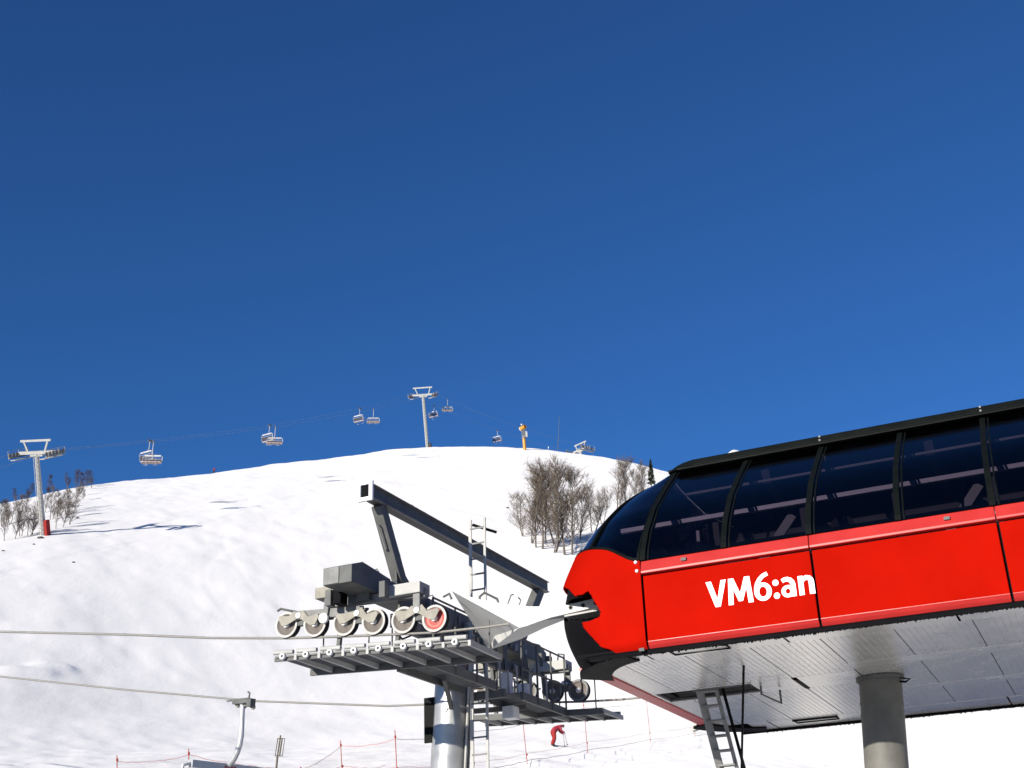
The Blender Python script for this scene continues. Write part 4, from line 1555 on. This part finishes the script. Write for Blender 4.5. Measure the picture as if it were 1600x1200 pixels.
# ------------------------------------------------------------------ safety fence and piste marker
def fence():
    spots = [(184, 1232, 1180), (296, 1222, 1170), (471, 1222, 1198), (536, 1206, 1157), (622, 1214, 1141), (741, 1207, 1128), (825, 1193, 1116), (919, 1177, 1090), (1017, 1160, 1083), (1086, 1150, 1078), (1180, 1142, 1072)]
    pts = []
    for x, yb, yt in spots:
        q_ = hit(x, min(yb, 1218))
        if q_ is None:
            q_ = at_az(x, yb, 38)
        pts.append((x, yb, yt, q_))
    base = pts[5][3]
    fe = empty('safety_fence', loc=base)
    tag(fe, 'net safety fence on thin red posts across the foot of the slope', 'fence')
    tops = []
    for x, yb, yt, q_ in pts:
        d = (q_ - CAM).dot(FWD)
        if yb > 1218:
            bt = at_az(x + 1, yb, d)
        else:
            bt = q_
        lean = {825: 9, 919: 8, 1017: 8, 622: 5, 536: 4}.get(x, 4)
        tp = at_az(x - lean * (1 if yb < 1215 else .3), yt, d)
        tops.append((bt, tp))
        MB(base).tube([bt - Vector((0, 0, .3)), tp], .013, 8).build('post', M['pole_red'], fe, smooth=50)
        mb = MB(base)
        for k in (.18, .86):
            p = bt.lerp(tp, k)
            mb.tube([p - (tp - bt).normalized() * .03, p + (tp - bt).normalized() * .03], .03, 8)
        mb.build('clip', M['pole_red'], fe)
    for i in range(len(tops) - 1):
        (b0, t0), (b1, t1_) = tops[i], tops[i + 1]
        for k, rr, mt_ in ((.06, .009, 'strand'), (.20, .005, 'strand_red'), (.82, .006, 'strand' if i > 3 else 'strand_red')):
            if i < 2 and k < .5:
                continue
            pts_ = sag(b0.lerp(t0, k), b1.lerp(t1_, k), .05 + .04 * (k > .5), 14)
            for p in pts_[1:-1]:
                p.z = max(p.z, ground(p.x, p.y) + .03)
                p.z += random.uniform(-.02, .02)
            MB(base).tube(pts_, rr, 5).build('strand', M[mt_], fe)
        # fine mesh of the net
        mb = MB(base)
        for j in range(9):
            k = .14 + .66 * j / 8
            mb.tube(sag(b0.lerp(t0, k), b1.lerp(t1_, k), .06, 8), .0010, 3)
        n = 60
        for j in range(n):
            a = b0.lerp(b1, (j + .5) / n)
            c = t0.lerp(t1_, (j + .5) / n)
            mb.tube([a.lerp(c, .10), a.lerp(c, .80)], .0009, 3)
        mb.build('net', M['strand'], fe, kind='stuff')


fence()


def marker():
    q_ = hit(430, 1212) or at_az(430, 1212, 36)
    d = (q_ - CAM).dot(FWD)
    P = lambda x, y: at_az(x, y, d)
    o = empty('piste_marker', loc=q_)
    tag(o, 'thin brown pole with a slatted open frame standing on the snow', 'marker')
    MB(q_).tube([q_ - Vector((0, 0, .4)), P(433.5, 1182)], .03, 8).build('pole', M['sign'], o)
    MB(q_).tube([P(433.5, 1182), P(438.5, 1149)], .022, 8).build('pole', M['sign'], o)
    fr = [P(434, 1154), P(445, 1154), P(441, 1181), P(430, 1181), P(434, 1154)]
    MB(q_).tube(fr, .016, 6).build('frame', M['sign'], o)
    for k in (.33, .62):
        MB(q_).tube([fr[0].lerp(fr[1], k), fr[3].lerp(fr[2], k)], .022, 6).build('slat', M['sign'], o)


marker()


# ------------------------------------------------------------------ people
def person(name, joints, edges, radii, root, mat_fn, mats, loc, rz, scale=1.0, label='', cat='person'):
    me = bpy.data.meshes.new(name)
    keys = list(joints)
    me.from_pydata([joints[k] for k in keys], [(keys.index(a), keys.index(b)) for a, b in edges], [])
    o = bpy.data.objects.new(name, me)
    col.objects.link(o)
    sk = o.modifiers.new('skin', 'SKIN')
    for i, k in enumerate(keys):
        r = radii[k]
        me.skin_vertices[0].data[i].radius = r if isinstance(r, tuple) else (r, r)
        me.skin_vertices[0].data[i].use_root = (k == root)
    o.modifiers.new('sub', 'SUBSURF').levels = 2
    bpy.context.view_layer.update()
    dg = bpy.context.evaluated_depsgraph_get()
    m2 = bpy.data.meshes.new_from_object(o.evaluated_get(dg))
    bpy.data.objects.remove(o)
    for m_ in mats:
        m2.materials.append(m_)
    for p in m2.polygons:
        p.material_index = mat_fn(p.center)
        p.use_smooth = True
    o = bpy.data.objects.new(name, m2)
    col.objects.link(o)
    o.location = loc
    o.rotation_euler = (0, 0, rz)
    o.scale = (scale,) * 3
    tag(o, label, cat)
    return o


# bent-over skier facing right, leaning on the poles
J = dict(pel=(0, 0, .92), spine=(.16, 0, 1.12), chest=(.36, 0, 1.26), neck=(.52, 0, 1.30), head=(.64, 0, 1.28), headt=(.74, 0, 1.26),
         lh=(-.02, .11, .88), lk=(.10, .14, .50), la=(-.04, .15, .10), lt=(.16, .16, .04),
         rh=(-.02, -.11, .88), rk=(.04, -.14, .50), ra=(-.14, -.15, .10), rt=(.06, -.16, .04),
         ls=(.40, .17, 1.22), le=(.46, .22, .96), lw=(.62, .18, .84), lf=(.69, .17, .83),
         rs=(.40, -.17, 1.22), re=(.48, -.22, .96), rw=(.64, -.18, .86), rf=(.71, -.17, .85))
E_ = [('pel', 'spine'), ('spine', 'chest'), ('chest', 'neck'), ('neck', 'head'), ('head', 'headt'), ('pel', 'lh'), ('lh', 'lk'), ('lk', 'la'), ('la', 'lt'), ('pel', 'rh'), ('rh', 'rk'), ('rk', 'ra'), ('ra', 'rt'),
      ('chest', 'ls'), ('ls', 'le'), ('le', 'lw'), ('lw', 'lf'), ('chest', 'rs'), ('rs', 're'), ('re', 'rw'), ('rw', 'rf')]
RD = dict(pel=.21, spine=.21, chest=.21, neck=.07, head=.11, headt=.10, lh=.165, lk=.14, la=.14, lt=.06, rh=.165, rk=.14, ra=.14, rt=.06, ls=.10, le=.08, lw=.055, lf=.05, rs=.09, re=.07, rw=.055, rf=.05)


def skier_mat(c):
    if c.x > .60 and c.z > 1.08:
        return 2 if (c.z > 1.24 or c.x < .66) else 3
    if c.z < .10:
        return 2
    return 0 if c.z > .93 or c.x > .3 else 1


qs = hit(865, 1166)
ds = (qs - CAM).dot(FWD)
sc_ = (34 * ds / 2000) / 1.40
person('person', J, E_, RD, 'pel', skier_mat, [M['jacket'], M['trousers'], M['hair'], M['skin']], qs, R(12), sc_,
       'person in red ski clothes bending far forward onto ski poles behind the fence')
rot = Matrix.Rotation(R(12), 3, 'Z')
for sgn, lab in ((1, 'thin ski pole on the far side of the bending red skier'), (-1, 'thin ski pole on the near side of the bending red skier')):
    a = qs + rot @ (Vector((.68, sgn * .17, .90)) * sc_)
    b = qs + rot @ (Vector((.80 if sgn > 0 else .86, sgn * .24, .02)) * sc_)
    pm = empty('ski_pole', loc=b)
    tag(pm, lab, 'ski pole', 'ski poles of the bending skier')
    MB(b).tube([b, a], .012, 6).build('shaft', M['galv_dark'], pm)
    MB(b).tube([a - (a - b).normalized() * .12, a + (a - b).normalized() * .03], .02, 6).build('grip', M['black'], pm)
    MB(b).tube([b.lerp(a, .06), b.lerp(a, .09)], .05, 8).build('basket', M['black'], pm)

J2 = dict(pel=(0, 0, .95), spine=(.03, 0, 1.15), chest=(.08, 0, 1.36), neck=(.11, 0, 1.50), head=(.13, 0, 1.60), headt=(.14, 0, 1.70),
          lh=(-.02, .11, .90), lk=(.08, .16, .50), la=(.0, .20, .10), lt=(.18, .21, .04), rh=(-.02, -.11, .90), rk=(.06, -.16, .50), ra=(-.08, -.20, .10), rt=(.10, -.21, .04),
          ls=(.08, .20, 1.38), le=(.10, .34, 1.15), lw=(.28, .34, 1.05), lf=(.34, .33, 1.06), rs=(.08, -.20, 1.38), re=(.10, -.34, 1.15), rw=(.28, -.34, 1.05), rf=(.34, -.33, 1.06))
q_ = hit(334, 738.5)
person('person', J2, E_, RD, 'pel', lambda c: 2 if c.z > 1.5 else (0 if c.z > .9 else 1), [M['jacket'], M['hair'], M['hair']], q_, R(70), (9.5 * (q_ - CAM).dot(FWD) / 2000) / 1.75,
       'tiny distant skier in dark red standing on the left skyline')


# ------------------------------------------------------------------ bare birches
def birch_mesh(seed, H, spread, nbr, ntw, stems=1, rise=.8):
    rnd = random.Random(seed)
    trunk, twig = MB(), MB()

    def jitter(d, k):
        return (d + Vector((rnd.uniform(-k, k), rnd.uniform(-k, k), rnd.uniform(-k, k)))).normalized()

    def path(p, d, L, n, k, bend):
        pts = [p.copy()]
        for i in range(n):
            d = jitter(d, k)
            d = (d + Vector((0, 0, bend))).normalized()
            p = p + d * (L / n)
            pts.append(p.copy())
        return pts, d
    for s_ in range(stems):
        a = rnd.uniform(0, 6.28)
        d0 = Vector((math.cos(a) * spread, math.sin(a) * spread, 1)).normalized()
        h = H * rnd.uniform(.8, 1.0)
        pts, _ = path(Vector((math.cos(a) * .12 * stems, math.sin(a) * .12 * stems, -.3)), d0, h, 9, .10, .05)
        r0 = .0115 * h + .01
        trunk.tube(pts, [max(.012, r0 * (1 - .93 * i / 9)) for i in range(10)], 6, cap=False)
        for b in range(nbr):
            t = rnd.uniform(.16, .97)
            i = min(8, int(t * 9))
            p = pts[i].lerp(pts[i + 1], t * 9 - i)
            a2 = rnd.uniform(0, 6.28)
            out = Vector((math.cos(a2), math.sin(a2), rise * rnd.uniform(.7, 1.5))).normalized()
            L = h * (.36 * (1 - t) + .13) * rnd.uniform(.6, 1.15)
            bp, bd = path(p, out, L, 5, .20, .12)
            rb = max(.010, r0 * (1 - .9 * t) * .42)
            trunk.tube(bp, [rb * (1 - .8 * j / 5) for j in range(6)], 4, cap=False)
            for w in range(ntw):
                tt = rnd.uniform(.12, 1.0)
                j = min(4, int(tt * 5))
                q0 = bp[j].lerp(bp[j + 1], tt * 5 - j)
                dv = jitter((bp[j + 1] - bp[j]).normalized(), .85)
                dv = (dv + Vector((0, 0, .35))).normalized()
                l = rnd.uniform(.30, .85) * (h / 8) ** .5
                tp, td = path(q0, dv, l, 2, .3, .05)
                twig.tube(tp, [.0105, .0085, .0045], 3, cap=False)
                for x_ in range(2):
                    o_ = tp[1].lerp(tp[2], rnd.random())
                    e_ = o_ + jitter(td, .9) * l * .45
                    twig.tube([o_, e_], [.0085, .004], 3, cap=False)
    return trunk.mesh('trunk'), twig.mesh('crown')


VAR = []
for k, (sd, H, sp, nb, ntw, st_) in enumerate([(11, 8, .16, 44, 19, 1), (12, 8, .22, 32, 16, 2), (13, 8, .12, 46, 18, 1), (14, 8, .3, 22, 15, 3), (15, 8, .18, 40, 20, 1)]):
    VAR.append(birch_mesh(sd, H, sp, nb, ntw, st_))
CROWN_MATS = {}


def tree(px, py, hpx, var, label, group, dark=False, lean=0.0, rz=None):
    q_ = hit(px, py)
    if q_ is None:
        return
    d = (q_ - CAM).dot(FWD)
    h = hpx * d / 2000 / math.cos(PITCH) * .98
    t = empty('birch_tree', loc=q_)
    t.rotation_euler = (0, lean, random.uniform(0, 6.28) if rz is None else rz)
    s_ = h / 7.6
    t.scale = (s_, s_, s_)
    tag(t, label, 'tree', group)
    tr, cr = VAR[var % len(VAR)]
    key = ('t', var % len(VAR))
    if key not in CROWN_MATS:
        a = tr.copy()
        a.materials.append(M['bark'])
        CROWN_MATS[key] = a
    key2 = ('c', var % len(VAR), dark)
    if key2 not in CROWN_MATS:
        a = cr.copy()
        a.materials.append(M['twig_dark'] if dark else M['twig'])
        CROWN_MATS[key2] = a
    part('trunk', CROWN_MATS[key], t)
    part('crown', CROWN_MATS[key2], t)
    return t


NB = 'bare birches beside the red station'
near_trees = [(838, 855, 118, 0, 'leftmost tall bare birch of the clump left of the station nose'), (846, 858, 140, 2, 'tall bare birch second from the left in the clump by the station'),
              (855, 848, 112, 4, 'slender bare birch in the middle back of the clump by the station'), (884, 868, 152, 2, 'tallest bare birch of the clump, its foot right above the red nose'),
              (892, 866, 138, 0, 'bare birch at the right front of the clump, behind the red nose'), (871, 852, 128, 1, 'many-stemmed bare birch behind the tallest of the clump'),
              (864, 862, 96, 3, 'low spreading bare birch between the trunks of the clump'), (828, 848, 72, 3, 'small bushy birch at the left foot of the clump'),
              (818, 838, 70, 1, 'small bare birch leaning left at the left edge of the clump'),
              (905, 842, 84, 1, 'small bare birch just right of the clump, above the red nose'), (925, 832, 76, 3, 'low bushy birch right of the clump beside the smoked nose window'), (940, 820, 62, 3, 'smallest bushy birch touching the smoked nose window'),
              (965, 800, 78, 1, 'left bare birch of the second group above the nose window'), (980, 800, 82, 0, 'middle bare birch of the second group above the nose window'), (995, 795, 74, 4, 'right bare birch of the second group above the nose window'), (1008, 790, 66, 2, 'bare birch in front of the little spruce at the station roof')]
for i, (x, y, h, v, lab) in enumerate(near_trees):
    tree(x, y, h, v, lab, NB, lean=R(random.uniform(-3, 3)))
# left slope
LG = 'birches around the leftmost tower'
rnd = random.Random(21)
rowA = [(8, 845, 62), (22, 842, 70), (33, 838, 66), (44, 838, 60), (52, 836, 74), (88, 826, 58), (97, 824, 64), (108, 820, 50), (4, 822, 55), (17, 818, 48), (80, 812, 62), (92, 805, 52), (105, 800, 46), (118, 795, 44), (28, 808, 46), (42, 800, 44), (70, 800, 50), (130, 782, 30), (122, 776, 30)]
ORD = ['first', 'second', 'third', 'fourth', 'fifth', 'sixth', 'seventh', 'eighth', 'ninth', 'tenth', 'eleventh', 'twelfth']
rowA.sort(key=lambda q_: q_[0])
nl = len([q_ for q_ in rowA if q_[0] < 62])
for i, (x, y, h) in enumerate(rowA):
    if x < 62:
        lab = '%s bare birch from the left photo edge in the scrub left of the tower' % ORD[i]
    else:
        lab = '%s bare birch from the tower in the scrub right of the leftmost tower' % ORD[i - nl]
    tree(x, y, h * .78, i + 1, lab, 'birches in the scrub around the leftmost tower', dark=(i % 3 == 0))
rowB = [(24, 778, 26, 'small dark skyline tree farthest left'), (47, 774, 26, 'dark skyline tree just left of the leftmost tower'), (77, 768, 32, 'dark pointed skyline tree just right of the leftmost tower'), (107, 764, 28, 'low dark skyline tree left of the pair on the crest'),
        (116, 764, 36, 'left one of the two dense dark trees on the left skyline'), (136, 762, 34, 'right one of the two dense dark trees on the left skyline'), (125, 766, 34, 'dark tree between the two dense trees on the left skyline'), (144, 762, 24, 'small dark tree at the right end of the left skyline trees')]
for i, (x, y, h, lab) in enumerate(rowB):
    tree(x, y, h * .85, [4, 2, 0, 3, 2, 1, 0, 3][i], lab, 'dark trees on the left skyline', dark=True)


def spruce(px, py, hpx):
    q_ = hit(px, py)
    d = (q_ - CAM).dot(FWD)
    h = hpx * d / 2000
    t = empty('spruce_tree', loc=q_)
    tag(t, 'little dark spruce on the skyline left of the station roof', 'tree')
    MB().tube([(0, 0, -.3), (0, 0, h)], [h * .02, .01], 6).build('trunk', M['bark'], t)
    rnd_ = random.Random(4)
    mb = MB()
    for i in range(420):
        z = h * (.10 + .88 * rnd_.random() ** .9)
        r = h * .15 * (1 - z / h) ** .8 * (.6 + .6 * rnd_.random()) + .05
        a = rnd_.uniform(0, 6.28)
        e_ = Vector((math.cos(a) * r, math.sin(a) * r, z - .25 * r))
        c = Vector((0, 0, z))
        n_ = Vector((-math.sin(a), math.cos(a), 0)) * .10
        mb.add([c, e_ + n_, e_ - n_, e_ + Vector((0, 0, -.12))], [(0, 1, 3), (0, 3, 2), (0, 2, 1)])
    mb.build('crown', M['needle'], t)


spruce(1018, 760, 46)
# low twigs poking out of the snow
for x, y, h, lab in ((912, 749, 8, 'tiny twig shrub on bare snow right of the tall birches'), (917, 748, 11, 'tiny upright shrub next to the twig shrub on the open snow'), (905, 747, 7, 'tiny shrub tips left of the twig shrub on the open snow')):
    t = tree(x, y, h, 3, lab, 'tiny shrubs on the open snow')
    if t:
        t.name = 'shrub'
        t['category'] = 'shrub'


# dark stones and earth showing through
def stone(px, py, w, h, lab, seed):
    q_ = hit(px, py)
    d = (q_ - CAM).dot(FWD) / 2000
    rnd_ = random.Random(seed)
    bm = bmesh.new()
    bmesh.ops.create_icosphere(bm, subdivisions=2, radius=1)
    for v in bm.verts:
        k = 1 + rnd_.uniform(-.22, .22)
        v.co = Vector((v.co.x * w * d * .5 * k, v.co.y * w * d * .45 * k, v.co.z * h * d * .6 * k))
    me = bpy.data.meshes.new('stone')
    bm.to_mesh(me)
    bm.free()
    me.materials.append(M['rock'])
    o = bpy.data.objects.new('stone', me)
    col.objects.link(o)
    o.location = q_
    tag(o, lab, 'stone', 'dark stones in the snow')


stone(63, 841, 11, 5, 'dark stone at the foot of the leftmost tower', 1)
stone(53, 851, 4, 3, 'small dark stone in the snow below the leftmost tower', 2)
stone(5, 861, 5, 3, 'small dark stone at the left edge of the snow', 3)
stone(115, 879, 5, 3, 'small dark stone on the open snow right of the leftmost tower', 4)
stone(121, 810, 6, 3, 'small dark stone at the right end of the scrub', 5)
stone(793, 794, 5, 3, 'small dark stone left of the birch clump', 6)
